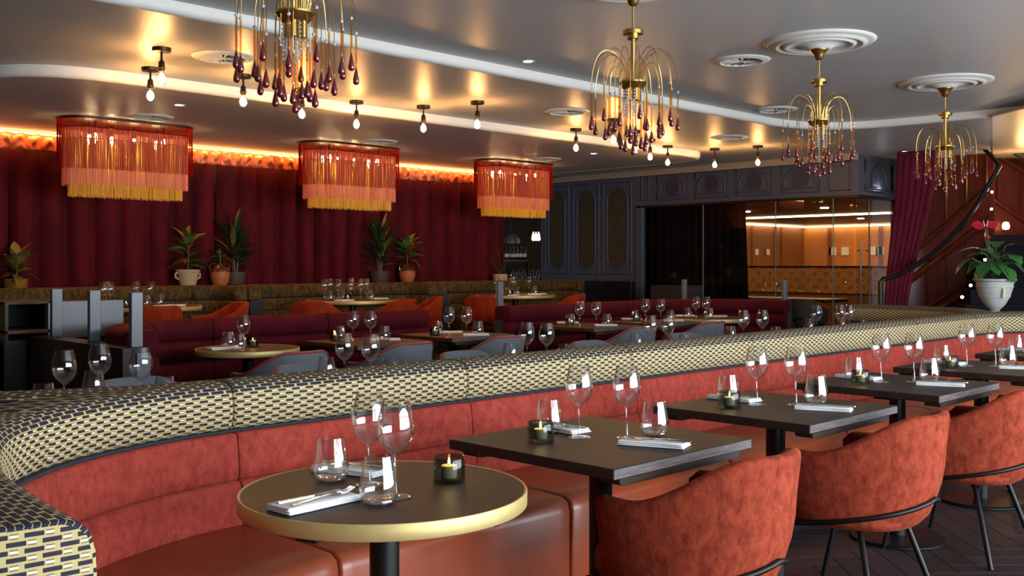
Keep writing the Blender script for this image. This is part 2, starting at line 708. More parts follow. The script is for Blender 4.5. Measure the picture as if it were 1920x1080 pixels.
for k in ('red_fringe', 'pink_fringe', 'gold_fringe'):
    col = {'red_fringe': rgb(176, 26, 12), 'pink_fringe': rgb(250, 176, 150), 'gold_fringe': rgb(232, 196, 92)}[k]
    m, nt, b = new_mat(k)
    nt.nodes.remove(b)
    df = N(nt, 'ShaderNodeBsdfDiffuse')
    tl = N(nt, 'ShaderNodeBsdfTranslucent')
    df.inputs[0].default_value = col
    tl.inputs[0].default_value = col
    mx = N(nt, 'ShaderNodeMixShader')
    mx.inputs[0].default_value = 0.5
    nt.links.new(df.outputs[0], mx.inputs[1])
    nt.links.new(tl.outputs[0], mx.inputs[2])
    nt.links.new(mx.outputs[0], nt.nodes['Material Output'].inputs[0])
    M[k] = m
# ------------------------------------------------------------------ room shell
Z3, Z2, Z1 = 2.82, 2.75, 2.67      # street-side ceiling, bulb ceiling, fringe-lamp ceiling
WX = 12.35                          # panelled wall
STEP = 0.17                         # raised rear platform

fl = struct(MB().box(-3.2, 16, -2.75, 16, -0.12, -0.006).build('floor', M['grout']))
struct(MB().box(-3.2, WX, 7.36, 11.2, -0.006, STEP).build('floor_platform', M['table_wood']))

# herringbone planks, laid along the camera axes (45 degrees to the room)
W_, L_ = 0.12, 0.60
plank_me = None
cand = []
nL = int(L_ / W_ + 0.5)
for i in range(-70, 120):
    for j in range(-14, 16):
        for kind in (0, 1):
            ox, oy = (i + nL * j) * W_, (i - nL * j) * W_
            if kind == 0:
                cxp, cyp = ox + L_ / 2, oy + W_ / 2
            else:
                cxp, cyp = ox + L_ + W_ / 2, oy + W_ - L_ / 2
            # plank frame: x along camera right, y along camera forward
            X, Y = (cyp + cxp) / S2, (cyp - cxp) / S2
            if not (0.9 < X < 9.5 and -2.4 < Y < 2.45):
                continue
            px = 960 + FOC * cxp / max(cyp, 0.5)
            py = HOR + FOC * EYE / max(cyp, 0.5)
            vis = cyp > 2.5 and 1080 < px < 2080 and py < 1160
            cand.append((0 if vis else 1, cyp, X, Y, kind))
cand.sort()
pm = MB().rbox(-L_ / 2 + 0.0015, L_ / 2 - 0.0015, -W_ / 2 + 0.0015, W_ / 2 - 0.0015, -0.006, 0.0, 0.0012, 1)
rest = MB()
first = None
for n, (v, d, X, Y, kind) in enumerate(cand):
    rz = -PI / 4 if kind == 0 else PI / 4
    if n < 280:
        if first is None:
            first = pm.build('plank', M['plank'], fl, (X, Y, 0), rz)
        else:
            o = first.copy()
            C.objects.link(o)
            o.location = (X, Y, 0)
            o.rotation_euler = (0, 0, rz)
    else:
        ca, sa = math.cos(rz), math.sin(rz)
        hl, hw = L_ / 2 - 0.0015, W_ / 2 - 0.0015
        q = [(X + a * ca - b_ * sa, Y + a * sa + b_ * ca) for a, b_ in ((-hl, -hw), (hl, -hw), (hl, hw), (-hl, hw))]
        rest.prism(q, -0.006, 0.0)
o = rest.build('plank_field', M['plank'], fl, smooth=0)
o['kind'] = 'stuff'

# walls
struct(MB().box(-3.2, 10.66, 11.0, 11.15, 0, 2.9).build('wall_back', M['wall_dark']))
struct(MB().box(-3.2, -3.05, -2.75, 11.0, 0, 2.9).build('wall_left', M['wall_dark']))
wf = struct(MB().box(-3.2, 16, WIN_Y - 0.03, WIN_Y + 0.10, 2.5, 2.9).box(-3.2, 16, WIN_Y - 0.03, WIN_Y + 0.10, 0, 0.18).build('wall_front', M['plaster']))
for i, wx in enumerate(WINDOWS + [WINDOWS[-1] + 1.7]):
    struct(MB().box(wx - 0.1, wx + 0.02, WIN_Y - 0.03, WIN_Y + 0.1, 0.18, 2.5).build('trim_%d' % (i + 1), M['black_metal']))
for i, wx in enumerate(WINDOWS):
    struct(MB().box(wx + 0.5, wx + 0.54, WIN_Y, WIN_Y + 0.05, 0.18, 2.5).box(wx + 1.06, wx + 1.10, WIN_Y, WIN_Y + 0.05, 0.18, 2.5).box(wx + 0.02, wx + 1.6, WIN_Y, WIN_Y + 0.05, 1.95, 2.0).build('trim_%d' % (i + 40), M['black_metal']))
struct(MB().box(-3.2, WINDOWS[0] - 0.1, WIN_Y - 0.03, WIN_Y + 0.1, 0.18, 2.5).build('wall_front_left', M['plaster']))
struct(MB().box(WINDOWS[-1] + 1.72, 16, WIN_Y - 0.03, WIN_Y + 0.1, 0.18, 2.5).build('wall_front_right', M['plaster']))


def arc(cx, cy_, r, a0, a1, n=10):
    return [(cx + r * math.cos(math.radians(a0 + (a1 - a0) * k / n)), cy_ + r * math.sin(math.radians(a0 + (a1 - a0) * k / n))) for k in range(n + 1)]


# upper ceiling is one slab; the lower levels are dropped slabs with rounded corners
struct(MB().box(-3.2, 17, -2.75, 11.2, Z3, Z3 + 0.08).build('ceiling', M['ceiling']))


def dropped(name, tname, poly, z0, z1, edge_pts, r=0.03):
    """Dropped slab: flat soffit plus a white rounded fascia along edge_pts."""
    mb = MB()
    n = len(poly)
    mb.add([(p[0], p[1], z0) for p in poly] + [(p[0], p[1], z1) for p in poly],
           [tuple(range(n)), tuple(range(n, 2 * n))] + [(i, (i + 1) % n, n + (i + 1) % n, n + i) for i in range(n)])
    struct(mb.build(name, M['ceiling'], smooth=30))
    P = Path(edge_pts, 0.05)
    t = MB()
    prof = [(-0.02, z1 + 0.004), (0.035, z1 + 0.004), (0.035, z0 + 0.03), (0.028, z0 + 0.012), (0.012, z0 - 0.002), (-0.02, z0 - 0.002)]
    sweep(t, P, 0, P.L, lambda p: prof, step=0.08, gap=0, rnd=0)
    struct(t.build(tname, M['trim_white'], smooth=50))


e1 = [(-3.0, 5.45), (0, 5.45), (4, 5.45), (8.6, 5.45), (9.4, 5.43), (9.85, 5.25), (10.1, 4.9), (10.18, 4.4), (10.18, 2.0), (10.18, -2.6)]
e1p = [tuple(v) for v in catmull(e1, 0.12)]
dropped('ceiling_middle', 'trim_20', e1p + [(17, -2.6), (17, 11.1), (-3.0, 11.1)], Z2, Z3, e1)
e2 = [(2.42, 11.0), (2.42, 8.6), (2.44, 8.1), (2.55, 7.72), (2.8, 7.47), (3.2, 7.37), (3.8, 7.36), (7, 7.36), (10.3, 7.36), (10.75, 7.42), (10.95, 7.6), (11.02, 7.9), (11.02, 11.0)]
e2p = [tuple(v) for v in catmull(e2, 0.12)]
dropped('ceiling_rear', 'trim_21', e2p, Z1, Z2, e2)

# ------------------------------------------------------------------ panelled end wall
pw = struct(MB().box(WX, WX + 0.14, 9.62, 11.66, 0, 2.9).build('wall_right', M['blue_grey']))
struct(MB().box(WX - 0.10, WX, 6.04, 11.7, Z2 - 0.085, Z2).build('trim_22', M['cornice']))
struct(MB().box(WX + 0.14, 17.1, 11.6, 11.72, 0, 2.9).box(17.0, 17.1, 11.72, 13.05, 0, 2.9).build('wall_bar_side', M['wall_dark']))


def stadium(cy0, cz0, hw, hh, n=12):
    pts = []
    r = hw
    for k in range(n + 1):
        a = PI * k / n
        pts.append((cy0 + r * math.cos(a), cz0 + hh - r + r * math.sin(a)))
    for k in range(n + 1):
        a = PI + PI * k / n
        pts.append((cy0 + r * math.cos(a), cz0 - hh + r + r * math.sin(a)))
    return pts


def rect_mould(mb, y0, y1, z0, z1, X, r=0.016):
    mb.tube([(X, y0, z0), (X, y1, z0), (X, y1, z1), (X, y0, z1)], r, 8, closed=True)


for (pa, pb) in ((1023, 1066), (1076, 1123), (1132, 1184)):
    y1, y0 = on_x(pa, WX), on_x(pb, WX)
    m1 = MB()
    rect_mould(m1, y0, y1, 1.17, 2.60, WX - 0.004)
    m1.build('panel_moulding', M['blue_grey'], pw)
    cyy, hw = (y0 + y1) / 2, (y1 - y0) / 2 - 0.075
    st = stadium(cyy, 1.885, hw, 0.64)
    m2 = MB().tube([(WX - 0.004, y, z) for y, z in st], 0.017, 8, closed=True)
    m2.build('oval_moulding', M['blue_grey'], pw)
    n = len(st)
    ins = MB().add([(WX - 0.005, y, z) for y, z in st], [tuple(range(n))])
    ins.build('oval_inset', M['olive_paper'], pw, label='olive patterned oval inset')
    m3 = MB()
    rect_mould(m3, y0, y1, 0.35, 1.06, WX - 0.004)
    m3.build('panel_moulding', M['blue_grey'], pw)

# bulkhead above the glass front
BZ = 2.22
RY = 6.04                           # face of the return towards the street
bh = struct(MB().box(WX, WX + 1.14, RY, 9.62, BZ, 2.9).build('wall_bulkhead', M['blue_grey']))
for (pa, pb) in ((1204, 1217),):
    m = MB()
    rect_mould(m, on_x(pb, WX), on_x(pa, WX), 2.30, 2.66, WX - 0.004, 0.014)
    m.build('panel_moulding', M['blue_grey'], bh)
for (pa, pb) in ((1232, 1289), (1304, 1365), (1381, 1447), (1466, 1536)):
    y0, y1 = on_x(pb, WX), on_x(pa, WX)
    m = MB()
    rect_mould(m, y0, y1, 2.29, 2.66, WX - 0.004, 0.014)
    m.build('panel_moulding', M['blue_grey'], bh)
    c_, hw = (y0 + y1) / 2, (y1 - y0) / 2 - 0.05
    ap = [(c_ - hw, 2.345)] + [(c_ + hw * math.cos(PI - PI * k / 16), 2.45 + min(hw, 0.18) * math.sin(PI * k / 16)) for k in range(17)] + [(c_ + hw, 2.345)]
    MB().tube([(WX - 0.004, y, z) for y, z in ap], 0.015, 8, closed=True).build('arch_moulding', M['blue_grey'], bh)
    rr = min(hw - 0.035, 0.135)
    disc = [(WX - 0.006, c_ + rr * math.cos(2 * PI * k / 28), 2.475 + rr * math.sin(2 * PI * k / 28)) for k in range(28)]
    ring = MB().tube(disc, 0.006, 6, closed=True)
    ring.build('medallion_ring', M['blue_grey'], bh)
    dk = MB().add(disc, [tuple(range(28))])
    dk.build('medallion_inset', M['recess_shade'], bh)  # flat disc, the shade of a recess put into its darker plum
m = MB()
rect_mould(m, on_x(1595, WX), on_x(1556, WX), 2.29, 2.66, WX - 0.004, 0.014)
m.build('panel_moulding', M['blue_grey'], bh)
# the return face (towards the street) with an arched niche and its small uplight
m = MB()
for dx, dz in ((0.0, 0.0), (0.035, 0.03)):
    m.tube([(WX + 0.16 + dx, RY - 0.004, 2.29 + dz), (WX + 1.0 - dx, RY - 0.004, 2.29 + dz), (WX + 1.0 - dx, RY - 0.004, 2.69 - dz), (WX + 0.16 + dx, RY - 0.004, 2.69 - dz)], 0.013, 8, closed=True)
m.build('panel_moulding', M['blue_grey'], bh)
ax0, ax1 = WX + 0.37, WX + 0.79
ap = [(ax0, 2.34)] + [((ax0 + ax1) / 2 + 0.21 * math.cos(PI - PI * k / 16), 2.42 + 0.2 * math.sin(PI * k / 16)) for k in range(17)] + [(ax1, 2.34)]
MB().tube([(x, RY - 0.004, z) for x, z in ap], 0.016, 8, closed=True).build('arch_moulding', M['blue_grey'], bh)
point('niche_uplight', (WX + 0.58, RY - 0.05, 2.35), 0.5, (0.8, 0.88, 1.0), 0.01)
struct(MB().box(WX - 0.02, WX + 1.14, RY - 0.02, 9.62, BZ - 0.03, BZ).build('trim_23', M['black_metal']))
struct(MB().box(WX - 0.02, WX + 0.10, 9.55, 9.64, 0, BZ).build('trim_24', M['blue_grey']))

# ------------------------------------------------------------------ glazed side room
gl_seams = [9.55] + [on_x(p, WX + 0.04) for p in (1318, 1454, 1562)] + [6.13]
gf = struct(MB().box(WX + 0.02, WX + 0.09, 6.08, 9.55, 0, 0.05).build('window_1', M['black_metal']))
for a, b_ in zip(gl_seams[:-1], gl_seams[1:]):
    MB().box(WX + 0.04, WX + 0.052, b_ + 0.004, a - 0.004, 0.05, BZ - 0.03).build('pane', M['pane'], gf)
    MB().box(WX + 0.038, WX + 0.054, a - 0.004, a + 0.003, 0.05, BZ - 0.03).build('pane_edge', M['pane_edge'], gf)
gd = struct(MB().box(WX + 0.06, WX + 1.1, 6.06, 6.13, 0, 0.04).build('door_1', M['black_metal']))
for i, (xa, xb) in enumerate(((WX + 0.06, WX + 0.42), (WX + 0.43, WX + 1.08))):
    p = MB().box(xa, xb, 6.09, 6.102, 0.05, BZ - 0.03).build('door_pane', M['pane'], gd)
    MB().box(xb - 0.004, xb + 0.004, 6.088, 6.104, 0.05, BZ - 0.03).build('pane_edge', M['pane_edge'], p)
for px in (1614, 1630):
    x = on_y(px, 6.04)
    MB().tube([(x, 6.04, 0.62), (x, 6.04, 1.62)], 0.011, 10).tube([(x, 6.04, 0.75), (x, 6.09, 0.75)], 0.008, 6).tube([(x, 6.04, 1.5), (x, 6.09, 1.5)], 0.008, 6).build('door_handle', M['pull_bar'], gd)

GX, GY = 23.4, 12.9
struct(MB().box(WX + 0.1, GX + 0.2, 6.05, GY + 0.2, -0.1, 0.0).build('floor_side_room', M['dark_step']))
struct(MB().box(WX + 1.16, GX + 0.2, 6.05, GY + 0.2, 2.30, 2.4).build('ceiling_side_room', M['brown_wall']))
gb = struct(MB().box(GX, GX + 0.15, 6.05, GY, 0, 2.3).build('wall_side_room_far', M['orange_wall']))
gs = struct(MB().box(17.0, GX, GY, GY + 0.15, 0, 2.3).build('wall_side_room_left', M['brown_wall']))
struct(MB().box(WX + 1.16, GX, 6.05, 6.12, 0, 2.3).build('wall_side_room_near', M['brown_wall']))
for px in (1411, 1453, 1466):
    x = on_y(px, GY)
    MB().box(x - 0.04, x + 0.04, GY - 0.03, GY, 0, 2.25).build('panel_stile', M['brown_wall'], gs)
for px in (1556, 1652):
    y = on_x(px, GX)
    MB().box(GX - 0.03, GX, y - 0.05, y + 0.05, 0, 2.25).build('panel_stile', M['brown_wall'], gb)
struct(MB().box(18.3, 18.42, 6.15, 12.9, 2.27, 2.30).build('trim_25', M['led_warm']))
struct(MB().box(GX - 0.12, GX - 0.02, 6.15, 12.85, 2.25, 2.28).build('trim_26', M['led_warm']))
struct(MB().box(14.5, GX - 0.2, GY - 0.12, GY - 0.02, 2.25, 2.28).build('trim_27', M['led_warm']))
area('side_room_glow', (21.3, 9.5, 2.22), (0, 0, 0), 3.5, 5.0, 120.0, (1.0, 0.62, 0.26))
area('side_room_glow', (16.4, 8.8, 2.22), (0, 0, 0), 3.0, 4.0, 34.0, (1.0, 0.62, 0.26))
for px, py in ((1400, 396), (1546, 389), (1614, 409)):
    X, Y, _ = at(px, py, 2.3)
    tag(MB().lathe([(0.07, -0.012), (0.07, 0)], 14).build('downlight', M['lamp_white'], loc=(X, Y, 2.296)),
        {1400: 'small round downlight at the left of the glazed room ceiling', 1546: 'small round downlight in the middle of the glazed room ceiling', 1614: 'small round downlight low behind the glass door'}[px], 'light', 'downlights in the glazed room')

# tiled half wall inside, every tile its own piece
TX = 19.5
tw = thing('tiled_half_wall', 'ochre patterned tile half wall inside the glazed room', 'wall', (TX, 9.4, 0))
MB().box(TX + 0.02, TX + 0.3, 6.2, 12.6, 0, 1.26).build('wall_core', M['brown_wall'], tw, world=True)
MB().box(TX - 0.03, TX + 0.33, 6.2, 12.6, 1.26, 1.29).build('capping', M['dark_step'], tw, world=True)
mt, nt, b = new_mat('encaustic_tile')
tc = N(nt, 'ShaderNodeTexCoord')
sp = N(nt, 'ShaderNodeSeparateXYZ')
nt.links.new(tc.outputs['Object'], sp.inputs[0])
yy, zz = sp.outputs[1], sp.outputs[2]
T_ = 0.268
r1 = math_node(nt, 'SQRT', math_node(nt, 'ADD', math_node(nt, 'POWER', yy, 2.0), math_node(nt, 'POWER', zz, 2.0)))
r2 = math_node(nt, 'SQRT', math_node(nt, 'ADD', math_node(nt, 'POWER', math_node(nt, 'SUBTRACT', math_node(nt, 'ABSOLUTE', yy), T_ / 2), 2.0),
               math_node(nt, 'POWER', math_node(nt, 'SUBTRACT', math_node(nt, 'ABSOLUTE', zz), T_ / 2), 2.0)))
rm = math_node(nt, 'MINIMUM', r1, r2)
nt.links.new(ramp(nt, math_node(nt, 'MULTIPLY', rm, 1 / T_ * 2.0), [(0.0, rgb(60, 50, 40)), (0.13, rgb(60, 50, 40)), (0.16, rgb(214, 160, 96)), (0.34, rgb(214, 160, 96)), (0.37, rgb(96, 70, 44)), (0.46, rgb(96, 70, 44)),
                                                         (0.50, rgb(206, 148, 84)), (0.62, rgb(206, 148, 84)), (0.66, rgb(170, 92, 40))]), b.inputs['Base Color'])
b.inputs['Roughness'].default_value = 0.35
M['tile'] = mt
tb = MB().box(-0.012, 0.012, -T_ / 2 + 0.002, T_ / 2 - 0.002, -T_ / 2 + 0.002, T_ / 2 - 0.002)
t0 = None
for r in range(2):
    for k in range(23):
        l = (0.0, -3.05 + k * T_, 1.26 - T_ / 2 - r * T_)
        if t0 is None:
            t0 = tb.build('tile', M['tile'], tw, l)
        else:
            o = t0.copy()
            C.objects.link(o)
            o.location = l
for i, px in enumerate((1416, 1437)):
    x = on_y(px, GY)
    tag(MB().box(x - 0.06, x + 0.06, GY - 0.055, GY - 0.03, 1.55, 1.69).build('wall_notice', M['napkin']), ('left' if i == 0 else 'right') + ' of two small white plates on the brown panelling inside the glazed room', 'plate')
for i, px in enumerate((1562, 1585, 1640, 1650)):
    y = on_x(px, GX)
    tag(MB().box(GX - 0.03, GX, y - 0.09, y + 0.09, 1.55, 1.75).build('wall_notice', M['napkin']), 'small white plate on the orange wall, %s counted from the left' % ('first', 'second', 'third', 'fourth')[i], 'plate')


def drape(name, P0, P1, z0, z1, amp, folds, mat_, Q0=None, Q1=None, nv=10, thick=0.012, seed=1, curve=None):
    """Hanging cloth between plan points P0..P1 at the top and Q0..Q1 at the hem, folded in loose waves."""
    rnd = random.Random(seed)
    Q0, Q1 = Q0 or P0, Q1 or P1
    ph = [rnd.uniform(-0.6, 0.6) for _ in range(folds + 2)]
    am = [rnd.uniform(0.55, 1.25) for _ in range(folds + 2)]
    nu = folds * 10 + 1
    mb = MB()

    def f(u, v):
        k = u * folds
        i = int(k)
        ph_ = ph[i] + (ph[min(i + 1, folds)] - ph[i]) * (k - i)
        a_ = am[i] + (am[min(i + 1, folds)] - am[i]) * (k - i)
        w = abs(math.sin(PI * k + 0.5 * ph_ + 0.12 * math.sin(3 * v + i))) ** 0.62 * 1.7 - 0.85
        vv = curve(v) if curve else v
        ax, ay = P0[0] + (P1[0] - P0[0]) * u, P0[1] + (P1[1] - P0[1]) * u
        bx, by = Q0[0] + (Q1[0] - Q0[0]) * u, Q0[1] + (Q1[1] - Q0[1]) * u
        x, y = ax + (bx - ax) * vv, ay + (by - ay) * vv
        dx, dy = P1[0] - P0[0], P1[1] - P0[1]
        l = math.hypot(dx, dy)
        nx, ny = dy / l, -dx / l
        am_ = amp * a_ * (0.7 + 0.3 * v)
        return (x + nx * w * am_, y + ny * w * am_, z1 + (z0 - z1) * v)
    mb.grid(f, nu, nv)
    o = mb.build(name, mat_, smooth=180)
    md = o.modifiers.new('thickness', 'SOLIDIFY')
    md.thickness = thick
    return o


# velvet curtains along the rear wall, with copper satin pelmet and LED strip
CY = 10.78
edges = [0.6, 3.6, 5.9, 8.3, 10.62]
cl = ['burgundy velvet curtain at far left behind the low plant', 'burgundy velvet curtain behind the left fringed lamp and tall plant',
      'burgundy velvet curtain behind the middle fringed lamp', 'burgundy velvet curtain behind the right fringed lamp, beside the bar opening']
vl = ['copper satin pelmet at far left above the curtain', 'copper satin pelmet between the left and middle fringed lamps', 'copper satin pelmet between the middle and right fringed lamps', 'copper satin pelmet at the right end near the bar opening']
for i in range(4):
    o = drape('curtain', (edges[i] + 0.005, CY), (edges[i + 1] - 0.005, CY), 0.19, 2.50, 0.12, int((edges[i + 1] - edges[i]) / 0.26), M['curtain'], seed=i + 2)
    tag(o, cl[i], 'curtain', 'velvet curtains on the rear wall')
    # pelmet: puffed, creased satin band
    rnd = random.Random(i + 40)
    L = edges[i + 1] - edges[i]
    npf = int(L / 0.14)
    offs = [rnd.uniform(-0.5, 0.5) for _ in range(npf + 2)]

    def pf(u, v, L=L, npf=npf, offs=offs, x0=edges[i]):
        k = u * npf
        j = int(k)
        w = abs(math.sin(PI * k + 0.25 * math.sin(5 * v + offs[j] * 6)))
        y = CY - 0.085 - 0.042 * w * (0.55 + 0.45 * math.sin(PI * min(1, v + 0.05))) - 0.010 * math.sin(11 * v + 7 * math.sin(PI * k) + offs[j] * 9) * w
        return (x0 + L * u, y, 2.638 - 0.165 * v - 0.006 * math.sin(PI * k * 2))
    p = MB().grid(pf, npf * 9 + 1, 9).build('pelmet', M['valance'], smooth=180)
    p.modifiers.new('thickness', 'SOLIDIFY').thickness = 0.01
    tag(p, vl[i], 'pelmet', 'satin pelmets over the curtains')
struct(MB().box(0.6, 10.62, CY - 0.09, CY - 0.075, 2.643, 2.658).build('trim_28', M['led']))
for i in range(5):
    area('pelmet_glow', (1.6 + i * 2.0, CY - 0.155, 2.655), (0, 0, 0), 1.9, 0.02, 9.0, (1.0, 0.36, 0.10))

# black drape inside the glazed room, plum curtain by the stairs
tag(drape('black_drape', (WX + 0.3, on_x(1203, WX + 0.3)), (WX + 0.3, on_x(1396, WX + 0.3)), 0.02, BZ + 0.02, 0.05, 14, M['black_cloth'], Q1=(WX + 0.3, on_x(1404, WX + 0.3)), seed=11),
    'black drape drawn behind the left panes of the glazed room', 'curtain')


def gather(v):
    return smoothstep(v / 0.85) if v < 0.85 else 1.0


pc = drape('plum_curtain', at_d(1682, 300, 12.75)[:2], at_d(1757, 300, 12.55)[:2], 0.03, 2.74, 0.05, 6, M['plum_curtain'], Q0=at_d(1657, 570, 12.3)[:2], Q1=at_d(1697, 570, 12.2)[:2], nv=16, seed=21, curve=gather)
tag(pc, 'plum curtain gathered aside between the glazed room and the staircase', 'curtain')
# ------------------------------------------------------------------ staircase with mahogany wall
# curved mahogany wall: plan curve from beside the plum curtain round to the upper flight
WP = Path([at_d(1683, 400, 13.45)[:2], at_d(1725, 400, 13.38)[:2], at_d(1770, 400, 13.25)[:2], at_d(1820, 400, 13.1)[:2], at_d(1863, 400, 12.95)[:2]], 0.05)
sw = thing('stair_wall', 'curved mahogany panelled wall rising beside the stairs', 'wall', (13.3, 5.2, 0))
mb = MB()
prof = [(0.0, 0.0), (0.0, 2.74), (-0.08, 2.74), (-0.08, 0.0)]
sweep(mb, WP, 0, WP.L, lambda p: prof, step=0.06, gap=0, rnd=0)
mb.build('panelling', M['red_wood'], sw, world=True)
# sloping dado rails and skirting that follow the flight
SL0 = 0.66                      # height of the nosing line at the start of the wall


def along(mb, s0, s1, zf, off=0.012, r=0.02, n=30, flat=1.0):
    pts = []
    for k in range(n + 1):
        s = s0 + (s1 - s0) * k / n
        p, nn = WP.frame(s)
        q = p + nn * off
        pts.append((q.x, q.y, zf(s)))
    return mb.tube(pts, r, 8)


slope = lambda z0: (lambda s: z0 + (0.55 + 0.28 * z0) * s)
for z0, r in ((1.30, 0.032), (0.98, 0.045), (0.40, 0.05), (0.50, 0.02)):
    along(MB(), 0.15, WP.L - 0.02, slope(z0), 0.01, r).build('sloping_rail', M['red_wood'], sw, world=True)
for s in [0.12 + 0.24 * k for k in range(6)]:
    p, nn = WP.frame(s)
    q = p + nn * 0.008
    z0 = slope(0.50)(s)
    z1 = min(slope(0.98)(s), 2.7)
    MB().tube([(q.x, q.y, z0), (q.x, q.y, z1)], 0.014, 6).build('stile', M['red_wood'], sw, world=True)
    if z1 < 2.3:
        MB().tube([(q.x, q.y, slope(1.3)(s) + 0.03), (q.x, q.y, 2.7)], 0.014, 6).build('stile', M['red_wood'], sw, world=True)

# handrail: newel at the foot, rail along the wall, brackets
hr = thing('handrail', 'black metal handrail sweeping up the mahogany stair wall', 'handrail', (12.3, 5.25, 0))
pts = []


for px, py, d in ((1652, 640, 11.9), (1651, 528, 11.9), (1656, 523, 11.9), (1670, 521, 11.95), (1690, 513, 12.0), (1715, 499, 12.1), (1745, 478, 12.2), (1775, 452, 12.3), (1805, 420, 12.35), (1832, 384, 12.4), (1853, 348, 12.4), (1868, 322, 12.4), (1875, 309, 12.4)):
    pts.append(at_d(px, py, d))
pp = [pts[0]] + pts[1:]
MB().tube(pp, 0.028, 10).build('rail', M['black_metal'], hr, world=True)
MB().tube([at_d(1875, 311, 12.4), at_d(1859, 293, 12.5), at_d(1846, 280, 12.6)], 0.026, 8).build('upper_rail', M['black_metal'], hr, world=True)
for px, py, d in ((1738, 480, 12.2), (1800, 422, 12.35), (1845, 360, 12.4)):
    a, b_ = Vector(at_d(px, py, d)), Vector(at_d(px + 6, py + 6, d + 0.25))
    MB().tube([a, (a + b_) / 2 + Vector((0, 0, -0.04)), b_], 0.012, 6).build('bracket', M['black_metal'], hr, world=True)

# treads winding up to the right
st = thing('staircase', 'dark staircase curving up behind the stone urn', 'stairs', (12.2, 3.6, 0))
for k in range(10):
    d = 10.6 + 0.26 * k
    x0 = (1775 + 9 * k - 960) / FOC * d
    x1 = (2150 - 960) / FOC * d
    z = 0.17 * (k + 1)
    q = []
    for x, dd in ((x0, d), (x1, d - 0.2), (x1, d + 0.6), (x0 + 0.05, d + 0.34)):
        q.append(((dd + x) / S2, (dd - x) / S2))
    MB().prism(q, 0 if k == 0 else z - 0.22, z).build('tread', M['dark_step'], st, world=True, smooth=0)
# step lights set in the wall string
for i, (px, py, d) in enumerate(((1804, 557, 10.75), (1820, 535, 10.95), (1834, 511, 11.15), (1847, 487, 11.4), (1859, 392, 12.35), (1860, 360, 12.5))):
    p = at_d(px, py, d)
    nm = ('lowest', 'second lowest', 'third lowest', 'fourth lowest', 'second highest', 'highest')[i]
    o = thing('step_light', nm + ' of the small white lights climbing the stair wall', 'light', p, group='step lights on the stair')
    MB().lathe([(0.0, -0.016), (0.012, -0.012), (0.016, 0), (0.012, 0.012), (0, 0.016)], 10, caps=False).build('lens', M['step_led'], o)
    MB().tube([(0, 0, 0), (0.06, 0.03, 0)], 0.008, 6).build('stalk', M['black_metal'], o)
    point('step_light_glow', tuple(Vector(p) + Vector((-0.03, -0.03, 0.0))), 0.9 if i < 4 else 0.3, (0.9, 0.93, 1.0), 0.02)

# upper flight: warm lit panelled balustrade at the right edge
uf = thing('upper_flight', 'orange lit wooden panelled flight at the upper right edge', 'stairs', (14.6, 3.6, 0))


def at_px(px, py, d):
    return at_d(px, py, d)


dU = 13.6
q = [at_px(1862, 470, dU), at_px(2080, 470, dU), at_px(2080, 250, dU), at_px(1862, 250, dU)]
nrm = Vector((1, 1, 0)).normalized() * 0.08
mb = MB()
mb.add([Vector(v) for v in q] + [Vector(v) + nrm for v in q], [(0, 1, 2, 3), (7, 6, 5, 4), (0, 4, 5, 1), (1, 5, 6, 2), (2, 6, 7, 3), (3, 7, 4, 0)])
mb.build('panelling', M['red_wood'], uf, world=True)
for (a, b_, r) in (((1860, 372), (1960, 440), 0.035), ((1868, 290), (1970, 352), 0.03), ((1870, 276), (1970, 338), 0.018)):
    MB().tube([Vector(at_px(*a, dU - 0.02)), Vector(at_px(*b_, dU - 0.02))], r, 8).build('sloping_rail', M['red_wood'], uf, world=True)
for px, y0, y1 in ((1870, 300, 374), (1914, 322, 402)):
    MB().tube([Vector(at_px(px, y0, dU - 0.01)), Vector(at_px(px, y1, dU - 0.01))], 0.018, 6).build('stile', M['red_wood'], uf, world=True)
MB().tube([Vector(at_px(1905, 285, dU - 0.6)), Vector(at_px(1990, 330, dU - 0.6))], 0.05, 8).build('handrail', M['black_metal'], uf, world=True)
o = thing('wall_sconce', 'small glowing amber wall lamp on the upper stair flight', 'lamp', at_px(1886, 424, dU - 0.12))
MB().lathe([(0.0, -0.05), (0.04, -0.04), (0.05, 0.0), (0.035, 0.05), (0.0, 0.06)], 12, caps=False).build('shade', emit('sconce_shade', (1.0, 0.55, 0.18, 1), 8), o)
MB().tube([(0, 0, 0), (0.12, 0.12, 0)], 0.012, 6).build('arm', M['brass'], o)
point('sconce_glow', at_px(1882, 415, dU - 0.5), 5.0, (1.0, 0.55, 0.2), 0.05)
point('stair_upper_glow', at_px(1925, 330, dU - 1.0), 18.0, (1.0, 0.55, 0.2), 0.1)
# lighter soffit over the stair
q = [at(1861, 216, Z2), at(2060, 165, Z2), at(2060, 255, Z2), at(1861, 287, Z2)]
struct(MB().prism([(p[0], p[1]) for p in q], Z2 - 0.015, Z2).build('ceiling_stair', M['soffit']))

